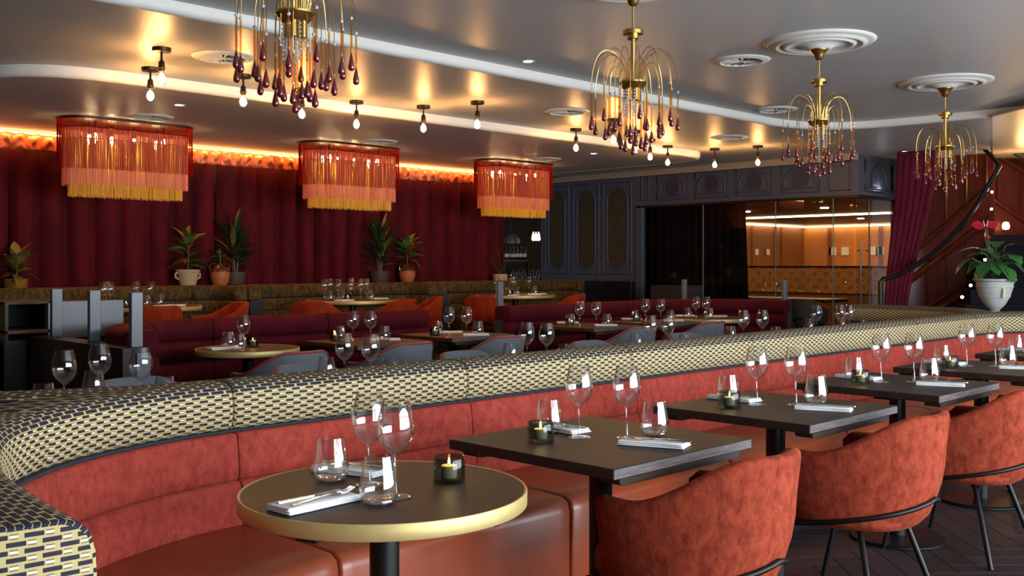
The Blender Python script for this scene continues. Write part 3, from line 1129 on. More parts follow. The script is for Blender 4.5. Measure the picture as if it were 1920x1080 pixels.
# ------------------------------------------------------------------ bar beyond the curtain
struct(MB().box(10.7, 17, 14.6, 14.7, 0, 2.9).build('wall_bar', M['wall_dark']))
struct(MB().box(10.7, 17, 11.2, 14.6, 2.75, 2.85).build('ceiling_bar', M['wall_dark']))
struct(MB().box(10.7, 17, 11.2, 14.6, -0.1, 0.0).build('floor_bar', M['dark_step']))
BD = 18.5
shf = thing('bar_shelf', 'brown wooden bar shelf carrying bottles beyond the curtain', 'shelf', at_d(967, 487, BD))
MB().box(-0.24, 0.24, -0.12, 0.12, -0.035, 0.0).move(Matrix.Rotation(-PI / 4, 4, 'Z')).build('board', M['brown_wood'], shf)
MB().tube([(-0.15, 0.15, -0.03), (-0.15, 0.15, -0.9)], 0.02, 6).build('upright', M['black_metal'], shf)
MB().tube([(0.15, -0.15, -0.03), (0.15, -0.15, -0.9)], 0.02, 6).build('upright', M['black_metal'], shf)
bprof = [(0.034, 0), (0.036, 0.01), (0.036, 0.14), (0.03, 0.17), (0.012, 0.2), (0.012, 0.25), (0.0, 0.252)]
b0 = None
for i in range(6):
    p = at_d(949 + i * 7, 487, BD)
    if b0 is None:
        b0 = thing('bottle', '', 'bottle', p, group='bottles on the bar shelf')
        MB().lathe(bprof, 12).build('body', M['bottle'], b0)
        MB().lathe([(0.0365, 0.05), (0.0365, 0.11)], 12, caps=False).build('paper_label', M['trim_white'], b0)
    else:
        o = dup(b0, p)
    (b0 if i == 0 else o)['label'] = ('first', 'second', 'third', 'fourth', 'fifth', 'sixth')[i] + ' bottle from the left on the bar shelf beyond the curtain'
gp = thing('pendant_shade', 'grey dome pendant shade in the dark bar opening', 'lamp', at_d(958, 457, BD))
MB().lathe([(0.17, 0.0), (0.16, 0.08), (0.12, 0.15), (0.05, 0.19), (0.0, 0.2)], 20, caps=False).build('shade', M['blue_grey'], gp)
MB().tube([(0, 0, 0.19), (0, 0, 0.9)], 0.006, 6).build('cord', M['black_metal'], gp)
for i, px in enumerate((1000, 1005, 1010)):
    o = thing('glowing_pendant', ('left', 'middle', 'right')[i] + ' of three small glowing drop pendants above the bar', 'lamp', at_d(px, 452, BD), group='drop pendants over the bar')
    MB().lathe([(0.0, 0.0), (0.03, 0.02), (0.034, 0.05), (0.02, 0.12), (0.006, 0.17), (0.0, 0.17)], 12, caps=False).build('shade', emit('bar_pendant_glow', (1.0, 0.8, 0.5, 1), 5), o)
    MB().tube([(0, 0, 0.16), (0, 0, 0.9)], 0.003, 5).build('cord', M['black_metal'], o)
bc = thing('bar_counter', 'dark bar counter beyond the curtain holding rows of upturned glasses', 'counter', at_d(985, 540, BD))
MB().box(-0.5, 0.5, -0.25, 0.25, -0.9, 0.12).move(Matrix.Rotation(-PI / 4, 4, 'Z')).build('body', M['black_metal'], bc)
MB().box(-0.5, 0.5, -0.02, 0.25, 0.12, 0.22).move(Matrix.Rotation(-PI / 4, 4, 'Z')).build('glass_ledge', M['black_metal'], bc)
point('bar_light', at_d(990, 430, BD - 0.9), 6.0, (1.0, 0.85, 0.6), 0.08)
g0 = None
gprof = [(0.034, 0.0), (0.03, 0.05), (0.018, 0.085), (0.005, 0.095), (0.004, 0.12), (0.026, 0.125), (0.0, 0.13)]
for r in range(2):
    for k in range(11):
        p = at_d(958 + k * 5.2 + (2.6 if r else 0), 527 if r == 0 else 516, BD - 0.12 + 0.3 * r)
        if g0 is None:
            g0 = MB().lathe(gprof, 10, caps=False).build('bar_glass', thin_glass('bar_glass', (0.9, 0.9, 0.85, 1), 0.2, 0.7, 2.0), loc=p)
            o = g0
        else:
            o = g0.copy()
            C.objects.link(o)
            o.location = p
        tag(o, '%s upturned glass from the left in the %s row on the bar counter' % (('first', 'second', 'third', 'fourth', 'fifth', 'sixth', 'seventh', 'eighth', 'ninth', 'tenth', 'eleventh')[k], 'front' if r == 0 else 'rear'), 'glass', 'upturned glasses on the bar, %s row' % ('front' if r == 0 else 'rear'))
# ------------------------------------------------------------------ back-to-back island banquettes
MIR = 3.11
LEFT = [(0.63, 1.58), (0.65, 1.85), (0.70, 2.2), (0.86, 2.62), (1.01, 2.79), (1.15, 2.89), (1.29, 2.955), (1.48, 3.015), (1.71, 3.04), (2.1, 3.04)]
RIGHT = [(7.8, 3.04), (8.2, 3.04), (8.43, 3.015), (8.62, 2.955), (8.80, 2.87), (8.97, 2.75), (9.12, 2.58), (9.24, 2.2), (9.29, 1.85), (9.3, 1.58)]
BP = Path(LEFT + [(3.0, 3.04), (5.0, 3.04), (7.0, 3.04)] + RIGHT, 0.03)
cuts = [0.0, BP.near((1.01, 2.79)), BP.near((1.70, 3.04)), BP.near((2.757, 3.04)), BP.near((3.84, 3.04)), BP.near((4.9, 3.04)), BP.near((5.97, 3.04)), BP.near((7.06, 3.04)), BP.near((8.16, 3.04)), BP.near((8.9, 2.81)), BP.L]


def roll_t(p):
    return min(0.20, 0.072 + max(0.0, 3.04 - p.y) * 0.95)


def roll_prof(p):
    t = roll_t(p)
    return [(-0.01, 0.765), (0.022, 0.785), (0.032, 0.83), (0.030, 0.87), (0.022, 0.90), (0.006, 0.918), (-0.018, 0.927), (-t + 0.02, 0.93), (-t, 0.925), (-t - 0.004, 0.88), (-t, 0.80), (-t, 0.765)]


def upper_prof(p):
    return [(-0.06, 0.613), (0.052, 0.613), (0.060, 0.618), (0.063, 0.65), (0.058, 0.71), (0.048, 0.758), (0.042, 0.763), (-0.06, 0.764)]


def lower_prof(p):
    return [(-0.06, 0.44), (0.080, 0.44), (0.088, 0.50), (0.085, 0.555), (0.074, 0.602), (0.066, 0.610), (-0.06, 0.611)]


def seat_prof(p):
    return [(-0.03, 0.10), (0.575, 0.10), (0.588, 0.13), (0.59, 0.42), (0.582, 0.452), (0.555, 0.468), (0.45, 0.474), (0.25, 0.474), (0.05, 0.47), (-0.03, 0.46)]


def plinth_prof(p):
    return [(-0.06, 0.0), (0.50, 0.0), (0.50, 0.11), (-0.06, 0.11)]


def core_prof(p):
    t = roll_t(p)
    return [(-t + 0.012, 0.0), (-0.05, 0.0), (-0.05, 0.77), (-t + 0.012, 0.77)]


def banquette(name, label, mirror, cush):
    t = thing(name, label, 'banquette', (5.0, 3.0 if mirror is None else 2 * MIR - 3.0, 0))
    for i in range(len(cuts) - 1):
        a, b_ = cuts[i], cuts[i + 1]
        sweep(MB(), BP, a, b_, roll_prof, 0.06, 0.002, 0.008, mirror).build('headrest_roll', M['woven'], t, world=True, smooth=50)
        sweep(MB(), BP, a, b_, upper_prof, 0.06, 0.0015, 0.006, mirror).build('upper_back_cushion', cush, t, world=True, smooth=60)
        sweep(MB(), BP, a, b_, lower_prof, 0.06, 0.0015, 0.006, mirror).build('lower_back_cushion', cush, t, world=True, smooth=60)
        sweep(MB(), BP, a, b_, seat_prof, 0.06, 0.004, 0.012, mirror).build('seat_cushion', M['leather'], t, world=True, smooth=50)
    sweep(MB(), BP, 0.004, BP.L - 0.004, lambda p: [(0.0, 0.7635), (0.026, 0.7645), (0.031, 0.768), (0.027, 0.773), (0.0, 0.774)], 0.06, 0, 0, mirror).build('piping', M['navy_cloth'], t, world=True)
    sweep(MB(), BP, 0.01, BP.L - 0.01, plinth_prof, 0.08, 0, 0, mirror).build('plinth', M['black_metal'], t, world=True)
    sweep(MB(), BP, 0.01, BP.L - 0.01, core_prof, 0.08, 0, 0, mirror).build('back_panel', M['navy_cloth'], t, world=True)
    return t


banquette('banquette_sofa', 'long curved banquette with straw and navy woven headrest and brick red velvet back', None, M['red_velvet'])
banquette('banquette_sofa', 'far half of the back-to-back island, only its woven headrest seen behind the red one', MIR, M['navy_cloth'])
# ledge that fills the gap between the two backs at the right end; the urn stands on it
tag(MB().prism([(8.72, 3.11), (8.95, 2.99), (9.16, 2.80), (9.33, 2.60), (9.5, 2.4), (9.5, 3.82), (9.33, 3.62), (9.16, 3.42), (8.95, 3.23)], 0.0, 0.90).build('planter_ledge', M['black_metal']),
    'black ledge filling the gap where the island backs part, under the stone urn', 'ledge')

# ------------------------------------------------------------------ burgundy channelled banquettes
BUR1 = Path([(2.80, 5.93), (2.84, 6.25), (2.98, 6.58), (3.2, 6.82), (3.5, 6.95), (3.8, 6.98), (4.4, 6.98), (5.2, 6.98), (5.89, 6.98)], 0.03)
BUR2 = Path([(6.89, 6.98), (7.6, 6.98), (8.4, 6.98), (9.2, 6.98), (9.55, 6.93), (9.86, 6.78), (10.1, 6.52), (10.25, 6.22), (10.3, 5.9)], 0.03)


def chan(z0, z1, top=False):
    h = z1 - z0
    def f(p):
        q = [(-0.05, z0 + 0.002), (0.03, z0 + 0.002), (0.058, z0 + 0.02), (0.068, z0 + h * 0.5), (0.058, z1 - 0.02), (0.03, z1 - 0.003)]
        if top:
            return [(-0.16, z0 + 0.002), (0.03, z0 + 0.002), (0.055, z0 + 0.02), (0.062, z0 + h * 0.5), (0.045, z1 - 0.025), (0.015, z1 - 0.004), (-0.04, z1), (-0.13, z1 - 0.006), (-0.16, z1 - 0.03)]
        return q + [(-0.05, z1 - 0.003)]
    return f


def burg(path, cutX, label, base):
    t = thing('banquette_sofa', label, 'banquette', base)
    cs = [0.0] + [path.near(c) for c in cutX] + [path.L]
    for a, b_ in zip(cs[:-1], cs[1:]):
        for z0, z1, tp in ((0.455, 0.61, False), (0.61, 0.765, False), (0.765, 0.918, True)):
            sweep(MB(), path, a, b_, chan(z0, z1, tp), 0.07, 0.002, 0.016).build('back_channel', M['burgundy'], t, world=True, smooth=60)
        sweep(MB(), path, a, b_, lambda p: [(-0.03, 0.08), (0.53, 0.08), (0.545, 0.42), (0.52, 0.462), (0.3, 0.47), (-0.03, 0.455)], 0.08, 0.003, 0.014).build('seat_cushion', M['burgundy'], t, world=True, smooth=50)
    sweep(MB(), path, 0.0, path.L, lambda p: [(-0.158, 0.0), (-0.04, 0.0), (-0.04, 0.78), (-0.158, 0.78)], 0.08, 0, 0).build('back_panel', M['navy_cloth'], t, world=True)
    sweep(MB(), path, 0.02, path.L - 0.02, lambda p: [(-0.04, 0.0), (0.46, 0.0), (0.46, 0.085), (-0.04, 0.085)], 0.08, 0, 0).build('plinth', M['black_metal'], t, world=True)


burg(BUR1, [(3.2, 6.82), (3.77, 6.98), (4.81, 6.98)], 'left burgundy velvet banquette with channelled back and curved arm end', (4.4, 6.8, 0))
burg(BUR2, [(7.95, 6.98), (9.0, 6.98), (9.86, 6.78)], 'right burgundy velvet banquette with channelled back, before the dark glazed room', (8.6, 6.8, 0))

# ------------------------------------------------------------------ olive booths on the raised platform


def booth(x0, x1, label):
    yb, yf, r = 10.36, 9.88, 0.24
    P = Path([(x0, yf), (x0, yf + 0.15), (x0 + 0.04, yb - 0.12), (x0 + 0.14, yb - 0.03), (x0 + 0.3, yb), ((x0 + x1) / 2 - 0.3, yb), ((x0 + x1) / 2 + 0.3, yb), (x1 - 0.3, yb), (x1 - 0.14, yb - 0.03), (x1 - 0.04, yb - 0.12), (x1, yf + 0.15), (x1, yf)], 0.03)
    t = thing('booth_sofa', label, 'booth', ((x0 + x1) / 2, 10.2, STEP), group='olive booths along the curtain')
    cs = [0, P.near((x0 + 0.3, yb)), P.near(((x0 + x1) / 2, yb)), P.near((x1 - 0.3, yb)), P.L]
    zt = STEP + 0.92
    rp = lambda p: [(0.0, zt - 0.16), (0.03, zt - 0.15), (0.045, zt - 0.09), (0.035, zt - 0.03), (0.0, zt - 0.005), (-0.05, zt), (-0.10, zt - 0.01), (-0.12, zt - 0.06), (-0.12, zt - 0.16)]
    bp = lambda p: [(-0.11, STEP), (0.05, STEP), (0.05, zt - 0.165), (-0.11, zt - 0.165)]
    up = lambda p: [(0.04, STEP + 0.62), (0.085, STEP + 0.63), (0.095, STEP + 0.69), (0.08, zt - 0.17), (0.04, zt - 0.165)]
    lp = lambda p: [(0.04, STEP + 0.46), (0.10, STEP + 0.47), (0.11, STEP + 0.54), (0.09, STEP + 0.612), (0.04, STEP + 0.618)]
    sp_ = lambda p: [(0.0, STEP + 0.02), (0.38, STEP + 0.02), (0.40, STEP + 0.42), (0.37, STEP + 0.46), (0.0, STEP + 0.46)]
    for a, b_ in zip(cs[:-1], cs[1:]):
        sweep(MB(), P, a, b_, rp, 0.07, 0.002, 0.014).build('headrest_roll', M['olive_velvet'], t, world=True, smooth=60)
        sweep(MB(), P, a, b_, up, 0.07, 0.002, 0.01).build('upper_back_cushion', M['olive_velvet'], t, world=True, smooth=60)
        sweep(MB(), P, a, b_, lp, 0.07, 0.002, 0.01).build('lower_back_cushion', M['olive_velvet'], t, world=True, smooth=60)
    sweep(MB(), P, 0, P.L, bp, 0.07, 0.0, 0.0).build('back_panel', M['navy_cloth'], t, world=True)
    sweep(MB(), P, cs[1], cs[3], sp_, 0.07, 0.002, 0.012).build('seat_cushion', M['olive_velvet'], t, world=True, smooth=50)


booth(3.05, 5.66, 'left olive booth behind the slate station, with end roll near the first fringed lamp')
booth(5.92, 8.42, 'middle olive booth behind the table of six wine glasses')
booth(8.66, 11.3, 'right olive booth, below the right fringed lamp and the bar opening')
for i, (x0, x1) in enumerate(((5.73, 5.84), (8.49, 8.59))):
    tag(MB().rbox(x0, x1, 10.0, 10.5, STEP, STEP + 0.80, 0.01, 1).build('booth_divider', M['slate_paint']), ('left' if i == 0 else 'right') + ' slate divider panel filling the gap between two olive booths', 'divider')
struct(MB().box(0.6, 10.62, 10.485, 10.70, STEP, 1.085).build('trim_30', M['black_metal']))

# ------------------------------------------------------------------ waiter station, posts and low screens
ws = thing('waiter_station', 'slate and black waiter station with open shelf at the far left', 'station', (2.85, 7.55, 0))
MB().box(2.42, 3.24, 7.30, 7.33, 0, 0.80).build('lower_front', M['black_metal'], ws, world=True)
MB().rbox(2.72, 3.24, 7.29, 7.33, 0.80, 1.06, 0.003, 1).build('front_panel', M['slate_paint'], ws, world=True)
MB().box(2.42, 3.24, 7.33, 7.80, 1.045, 1.06).box(2.42, 2.44, 7.3, 7.8, 0.8, 1.06).box(3.22, 3.24, 7.33, 7.8, 0, 1.045).box(2.42, 3.24, 7.78, 7.8, 0, 1.045).build('carcass', M['black_metal'], ws, world=True)
MB().rbox(2.42, 2.72, 7.26, 7.78, 0.845, 0.87, 0.003, 1).build('shelf', M['brown_wood'], ws, world=True)
MB().box(2.69, 2.72, 7.26, 7.33, 0.5, 1.05).build('upright', M['slate_paint'], ws, world=True)
sc_ = thing('low_screen', 'low black screen wall carrying three slate posts beside the burgundy arm', 'screen', (2.67, 6.4, 0))
MB().box(2.55, 2.70, 5.75, 7.22, 0, 0.83).build('body', M['black_metal'], sc_, world=True)
MB().box(2.63, 2.71, 5.735, 5.752, 0, 0.80).build('end_panel', M['slate_paint'], sc_, world=True)
for y in (5.83, 6.43, 7.05):
    MB().rbox(2.63, 2.70, y - 0.02, y + 0.02, 0.83, 1.155, 0.003, 1).build('post', M['slate_paint'], sc_, world=True)
tag(MB().rbox(1.9, 2.3, 8.0, 8.1, STEP, 1.06, 0.004, 1).build('brass_panel', M['gold_pot']), 'tall brass coloured panel at the left edge behind the station', 'panel')
# posts near the burgundy ends and the dark screens before the glazed room
for px, py0, py1, d, lab in ((937, 528, 576, 10.0, 'slate post at the end of the right burgundy banquette'), (1471, 525, 564, 11.6, 'dark post before the tiled wall at the end of the right burgundy banquette'), (1283, 524, 560, 13.0, 'thin dark post standing before the black drape')):
    p = at_d(px, py0, d)
    tag(MB().rbox(-0.035, 0.035, -0.02, 0.02, 0, p[2], 0.003, 1).build('screen_post', M['slate_paint'], loc=(p[0], p[1], 0)), lab, 'post')
tag(MB().rbox(-0.05, 0.05, -0.55, 0.55, 0, 1.06, 0.004, 1).build('dark_cabinet', M['black_metal'], loc=(11.9, 9.9, 0)), 'low black cabinet before the panelled wall', 'cabinet')
tag(MB().rbox(-0.2, 0.2, -0.3, 0.3, 0, 1.03, 0.004, 1).build('host_desk', M['dark_slate'], loc=(11.6, 8.35, 0)), 'dark slate desk before the black drape', 'desk')

# ------------------------------------------------------------------ tables


def square_table(name, label, cx, cyy, sx, sy, topm, group, z=0.0):
    t = thing(name, label, 'table', (cx, cyy, z), group=group)
    MB().rbox(-sx / 2, sx / 2, -sy / 2, sy / 2, 0.718, 0.75, 0.0025, 1).build('tabletop', topm, t)
    for y in (-sy / 2 - 0.0006, sy / 2 - 0.0014):  # side edges in paler oak grain, window light put into the colour
        MB().box(-sx / 2 + 0.002, sx / 2 - 0.002, y, y + 0.002, 0.7205, 0.7475).build('lit_edge', M['lit_edge'], t, smooth=0)
    for y in (-sy / 2 + 0.05, sy / 2 - 0.05):
        w = sx / 2 - 0.045
        mb = MB()
        pr = [(-w, 0.718), (-w, 0.704), (-w + 0.008, 0.695), (-w + 0.022, 0.692), (w - 0.022, 0.692), (w - 0.008, 0.695), (w, 0.704), (w, 0.718)]
        k = len(pr)
        mb.add([(x, y - 0.035, zz) for x, zz in pr] + [(x, y + 0.035, zz) for x, zz in pr], [tuple(range(k)), tuple(reversed(range(k, 2 * k)))] + [(i, (i + 1) % k, k + (i + 1) % k, k + i) for i in range(k)])
        mb.build('batten', topm, t, smooth=20)
    MB().lathe([(0.038, 0.02), (0.038, 0.692)], 24).build('column', M['black_metal'], t, smooth=40)
    MB().rbox(-0.16, 0.16, -0.045, 0.045, 0.684, 0.691, 0.002, 1).build('top_plate', M['black_metal'], t)
    MB().lathe([(0.0, 0.0), (0.215, 0.0), (0.22, 0.004), (0.22, 0.012), (0.212, 0.017), (0.05, 0.022), (0.0, 0.022)], 40, caps=False).build('base', M['black_metal'], t, smooth=30)
    return t


def round_table(name, label, cx, cyy, r, group, z=0.0, edge=0.038):
    t = thing(name, label, 'table', (cx, cyy, z), group=group)
    MB().lathe([(0.0, 0.72), (r - 0.006, 0.72), (r - 0.006, 0.7495), (0.0, 0.7495)], 64, caps=False).build('tabletop', M['table_wood'], t, smooth=30)
    MB().lathe([(r - 0.006, 0.75 - edge), (r, 0.75 - edge), (r + 0.0015, 0.75 - edge + 0.002), (r + 0.0015, 0.7485), (r, 0.7505), (r - 0.003, 0.7505), (r - 0.006, 0.749)], 72, caps=False).build('brass_rim', M['brass_edge'], t, smooth=40)
    for a in (0, PI / 2):
        c, s = math.cos(a), math.sin(a)
        mb = MB().rbox(-r + 0.03, r - 0.03, -0.03, 0.03, 0.693, 0.7195, 0.006, 2)
        mb.move(Matrix.Rotation(a + 0.35, 4, 'Z'))
        mb.build('batten', M['table_wood'], t, smooth=20)
    MB().lathe([(0.038, 0.02), (0.038, 0.693)], 24).build('column', M['black_metal'], t, smooth=40)
    MB().lathe([(0.0, 0.0), (0.235, 0.0), (0.24, 0.004), (0.24, 0.012), (0.232, 0.017), (0.05, 0.022), (0.0, 0.022)], 40, caps=False).build('base', M['black_metal'], t, smooth=30)
    return t


TXC = [2.54, 3.635, 4.76, 5.83, 7.02]
TYC = 2.13
tn = ['nearest square table, right behind the brass-rimmed round one', 'second square table along the red banquette', 'third square table along the red banquette', 'fourth square table along the red banquette', 'fifth and farthest square table by the red banquette, only its corner in frame']
for i in range(5):
    square_table('square_table', 'black oak ' + tn[i], TXC[i], TYC, 0.71, 0.69, M['table_wood'], 'square tables along the red banquette')
round_table('round_table', 'nearest round table with dark top and broad brass rim, in the banquette curve', 1.588, 2.047, 0.362, None)
# tables on the hidden side of the island (row A) and along the burgundy banquettes (row B)
for i, x in enumerate((3.0, 4.2, 5.45, 6.5, 7.65)):
    square_table('square_table', 'dark square table hidden behind the woven headrest, %s from the left' % ('first', 'second', 'third', 'fourth', 'fifth')[i], x, 4.09, 0.68, 0.66, M['brown_wood'], 'square tables behind the island')
round_table('round_table', 'round table hidden behind the far left of the woven headrest', 1.75, 4.25, 0.362, None)
for i, (x, y) in enumerate(((4.58, 6.10), (5.52, 6.16), (7.2, 6.16), (8.12, 6.16))):
    square_table('square_table', 'brown square table by the burgundy banquettes, %s from the left' % ('first', 'second', 'third', 'fourth')[i], x, y, 0.68, 0.66, M['brown_wood'], 'square tables by the burgundy banquettes')
round_table('round_table', 'brass-rimmed round table at the curved left end of the burgundy banquette', 3.6, 6.15, 0.345, None)
round_table('round_table', 'brass-rimmed round table at the right end of the burgundy banquettes', 9.15, 6.15, 0.38, None)
for i, x in enumerate((4.40, 6.85, 9.48)):
    round_table('round_table', 'large brass-rimmed round table under the %s fringed lamp' % ('left', 'middle', 'right')[i], x, 9.42, 0.525, 'large round tables under the fringed lamps', STEP)

# ------------------------------------------------------------------ tub chairs
ZB = 0.335


def shell_h(phi):
    a = abs(phi)
    return 0.622 + (0.768 - 0.622) * (1 - smoothstep((a - math.radians(22)) / math.radians(66)))


def shell_s(z):
    t = (z - ZB) / (0.62 - ZB)
    if t < 1:
        return 0.74 + 0.24 * math.sin(max(0.0, t) * PI / 2) ** 0.8
    return 0.98 + 0.05 * (t - 1) / 0.6


def shell_pt(phi, z, inset=0.0):
    s = shell_s(z)
    a = abs(phi)
    x = 0.305 * math.sin(phi) if a < PI / 2 else 0.305 * math.copysign(1, phi) * (1 - 0.10 * ((a - PI / 2) / 0.35) ** 2)
    y = -0.385 * math.cos(phi) if a < PI / 2 else 0.385 * (a - PI / 2) * 0.95
    L = math.hypot(x, y)
    k = (L * s - inset) / L
    return (x * k, y * k + 0.015, z)


PHM = math.radians(112)


def chair_shell():
    mb = MB()
    n = 41
    cols = []
    th = 0.05
    for i in range(n):
        u = -1 + 2 * i / (n - 1)
        phi = PHM * u
        e = max(0.0, (abs(u) - 0.93) / 0.07)
        half = th / 2 * math.sqrt(max(0.0, 1 - e * e))
        h = shell_h(phi) - 0.035 * e * e
        zb = ZB + 0.02 * e
        mid = th / 2
        col = []
        # outer side from below
        for t in (0.0, 0.04, 0.12, 0.25, 0.4, 0.55, 0.7, 0.85, 0.95):
            z = zb + (h - zb) * t
            ins = mid - half + (0.03 * (1 - t / 0.12) ** 2 if t < 0.12 else 0)
            col.append(shell_pt(phi, z, ins))
        for k in range(1, 6):
            a = PI * k / 6
            col.append(shell_pt(phi, h - 0.012 + 0.018 * math.sin(a), mid - half * math.cos(a)))
        for t in (0.95, 0.8, 0.6, 0.4, 0.28):
            z = zb + (h - zb) * t
            col.append(shell_pt(phi, z, mid + half))
        cols.append(col)
    m = len(cols[0])
    vs = [p for c in cols for p in c]
    fs = []
    for i in range(n - 1):
        for j in range(m - 1):
            fs.append((i * m + j, (i + 1) * m + j, (i + 1) * m + j + 1, i * m + j + 1))
    fs.append(tuple(range(m)))
    fs.append(tuple(reversed(range((n - 1) * m, n * m))))
    # underside
    c = len(vs)
    vs.append((0, 0.02, ZB - 0.008))
    for i in range(n - 1):
        fs.append((i * m, c, (i + 1) * m))
    fs.append((0, (n - 1) * m, c))
    return mb.add(vs, fs)


def seat_pad():
    mb = MB()
    n = 40
    rows = []
    for s, z in ((0.0, 0.45), (0.5, 0.452), (0.85, 0.448), (0.95, 0.438), (1.0, 0.415), (1.0, 0.37), (0.93, 0.345), (0.0, 0.342)):
        row = []
        for k in range(n):
            a = 2 * PI * k / n
            x = 0.245 * math.copysign(abs(math.cos(a)) ** 0.7, math.cos(a))
            y = (0.27 if math.sin(a) < 0 else 0.255) * math.copysign(abs(math.sin(a)) ** 0.8, math.sin(a))
            row.append((x * s * 0.97, y * s, z))
        rows.append(row)
    vs = [p for r in rows for p in r]
    fs = []
    for i in range(len(rows) - 1):
        for k in range(n):
            fs.append((i * n + k, i * n + (k + 1) % n, (i + 1) * n + (k + 1) % n, (i + 1) * n + k))
    return mb.add(vs, fs)


def make_chair(label, group, shell_m, seat_m, metal=True, piping=None):
    t = thing('tub_chair', label, 'chair', (0, 0, 0), group=group)
    chair_shell().build('shell', shell_m, t, smooth=80)
    seat_pad().build('seat', seat_m, t, smooth=80)
    for sx in (-1, 1):
        for fy in (1, -1):
            top = (sx * 0.20, 0.10 if fy > 0 else -0.13, 0.35)
            if fy > 0:
                top = (sx * 0.265, 0.13, 0.375)
                pts_ = [(sx * 0.285, 0.06, 0.375), top, (sx * 0.268, 0.19, 0.30), (sx * 0.265, 0.24, 0.0)]
                pts_ = [(sx * 0.262, 0.155, 0.365), (sx * 0.262, 0.165, 0.34), (sx * 0.265, 0.24, 0.0)]
            else:
                pts_ = [(sx * 0.15, -0.12, 0.338), (sx * 0.185, -0.145, 0.325), (sx * 0.265, -0.24, 0.0)]
            MB().tube(pts_, 0.0115, 10).build('leg', M['black_metal'], t, smooth=60)
    pts_ = []
    for i in range(33):
        u = -1 + 2 * i / 32
        phi = math.radians(112) * u
        z = 0.462 - 0.128 * min(1.0, abs(u) * 1.05)
        p = shell_pt(phi, z, -0.008)
        pts_.append(p)
    pts_ = [(-0.262, 0.155, 0.345)] + pts_ + [(0.262, 0.155, 0.345)]
    MB().tube(pts_, 0.0095, 8).build('back_rail', M['black_metal'], t, smooth=60)
    if piping:
        pp_ = []
        for i in range(41):
            u = -1 + 2 * i / 40
            phi = PHM * u * 0.93
            pp_.append(shell_pt(phi, shell_h(phi) - 0.004, 0.0))
        MB().tube(pp_, 0.006, 6).build('piping', piping, t, smooth=60)
    return t


RED_L = ['rust velvet tub chair nearest the camera, at the first square table', 'rust velvet tub chair at the second square table, legs and rail in full view', 'rust velvet tub chair at the third square table', 'rust velvet tub chair at the right edge, behind the other three']
ch = make_chair(RED_L[0], 'rust tub chairs along the square tables', M['chair_velvet'], M['chair_velvet'])
ch.location = (2.61, 1.86, 0)
for i in range(1, 4):
    dup(ch, (2.61 + 1.1 * i, 1.86, 0), 0, RED_L[i])
och = make_chair('orange velvet tub chair facing away at the left fringed-lamp table', 'orange tub chairs on the raised platform', M['orange_velvet'], M['orange_velvet'])
och.location = (4.27, 9.10, STEP)
for (x, y, a, l) in ((5.02, 9.28, 80, 'orange velvet tub chair at the right side of the left fringed-lamp table'),
                     (6.12, 9.02, -50, 'orange velvet tub chair at the left side of the table of six wine glasses'),
                     (6.98, 8.98, 10, 'orange velvet tub chair facing away at the table of six wine glasses'),
                     (7.55, 9.22, 62, 'orange velvet tub chair right of the six-glass table, seen over the banquette end'),
                     (8.72, 9.12, -62, 'orange velvet tub chair left of the right fringed-lamp table, behind the slate post'),
                     (9.72, 8.88, 18, 'orange velvet tub chair facing away at the right fringed-lamp table')):
    dup(och, (x, y, STEP), math.radians(a), l)
gch = make_chair('grey weave tub chair with red piping before the left round burgundy table', 'grey tub chairs facing the burgundy banquettes', M['grey_weave'], M['grey_weave'], piping=M['red_piping'])
gch.location = (3.6, 5.78, 0)
ords = ['first', 'second', 'third', 'fourth', 'fifth', 'sixth']
for i, x in enumerate((4.55, 5.5, 7.2, 8.3)):
    dup(gch, (x, 5.84, 0), 0, 'grey tub chair with red piping facing the burgundy banquettes, %s from the left' % ords[i + 1])
for i, x in enumerate((2.15, 3.1, 4.28, 5.5, 6.65)):
    dup(gch, (x, 4.42, 0), PI, 'grey tub chair facing the camera just behind the woven headrest, %s from the left' % ords[i], 'grey tub chairs behind the island')
# ------------------------------------------------------------------ tableware prototypes


def make_wine(label, group):
    t = thing('wine_glass', label, 'wine glass', (0, 0, 0), group=group)
    outer = [(0.0035, 0.104), (0.010, 0.1075), (0.022, 0.116), (0.035, 0.131), (0.0435, 0.150), (0.0458, 0.166), (0.0445, 0.185), (0.040, 0.207), (0.0345, 0.228), (0.0318, 0.2385)]
    inner = [(r - 0.0012, z) for r, z in reversed(outer[2:])] + [(0.012, 0.112), (0.0, 0.110)]
    MB().lathe(outer + inner, 32, caps=False).build('bowl', M['glass'], t, smooth=70)
    MB().lathe([(0.009, 0.0035), (0.006, 0.010), (0.0036, 0.022), (0.0032, 0.055), (0.0032, 0.088), (0.0045, 0.099), (0.010, 0.1075)], 14, caps=False).build('stem', M['glass_stem'], t, smooth=70)
    MB().lathe([(0.0, 0.0), (0.037, 0.0), (0.0375, 0.0012), (0.030, 0.0028), (0.009, 0.0045), (0.0, 0.005)], 32, caps=False).build('foot', M['glass_stem'], t, smooth=50)
    return t


def make_tumbler(label, group):
    t = thing('water_tumbler', label, 'tumbler', (0, 0, 0), group=group)
    outer = [(0.029, 0.0), (0.040, 0.006), (0.0465, 0.018), (0.048, 0.032), (0.0455, 0.055), (0.040, 0.085), (0.0345, 0.113)]
    inner = [(r - 0.0014, z) for r, z in reversed(outer[1:])] + [(0.030, 0.010), (0.0, 0.009)]
    MB().lathe(outer + inner, 32, caps=False).build('wall', M['glass'], t, smooth=70)
    MB().lathe([(0.0, 0.0), (0.029, 0.0), (0.040, 0.006), (0.0385, 0.011), (0.028, 0.0095), (0.0, 0.0085)], 32, caps=False).build('thick_bottom', M['glass_stem'], t, smooth=50)
    return t


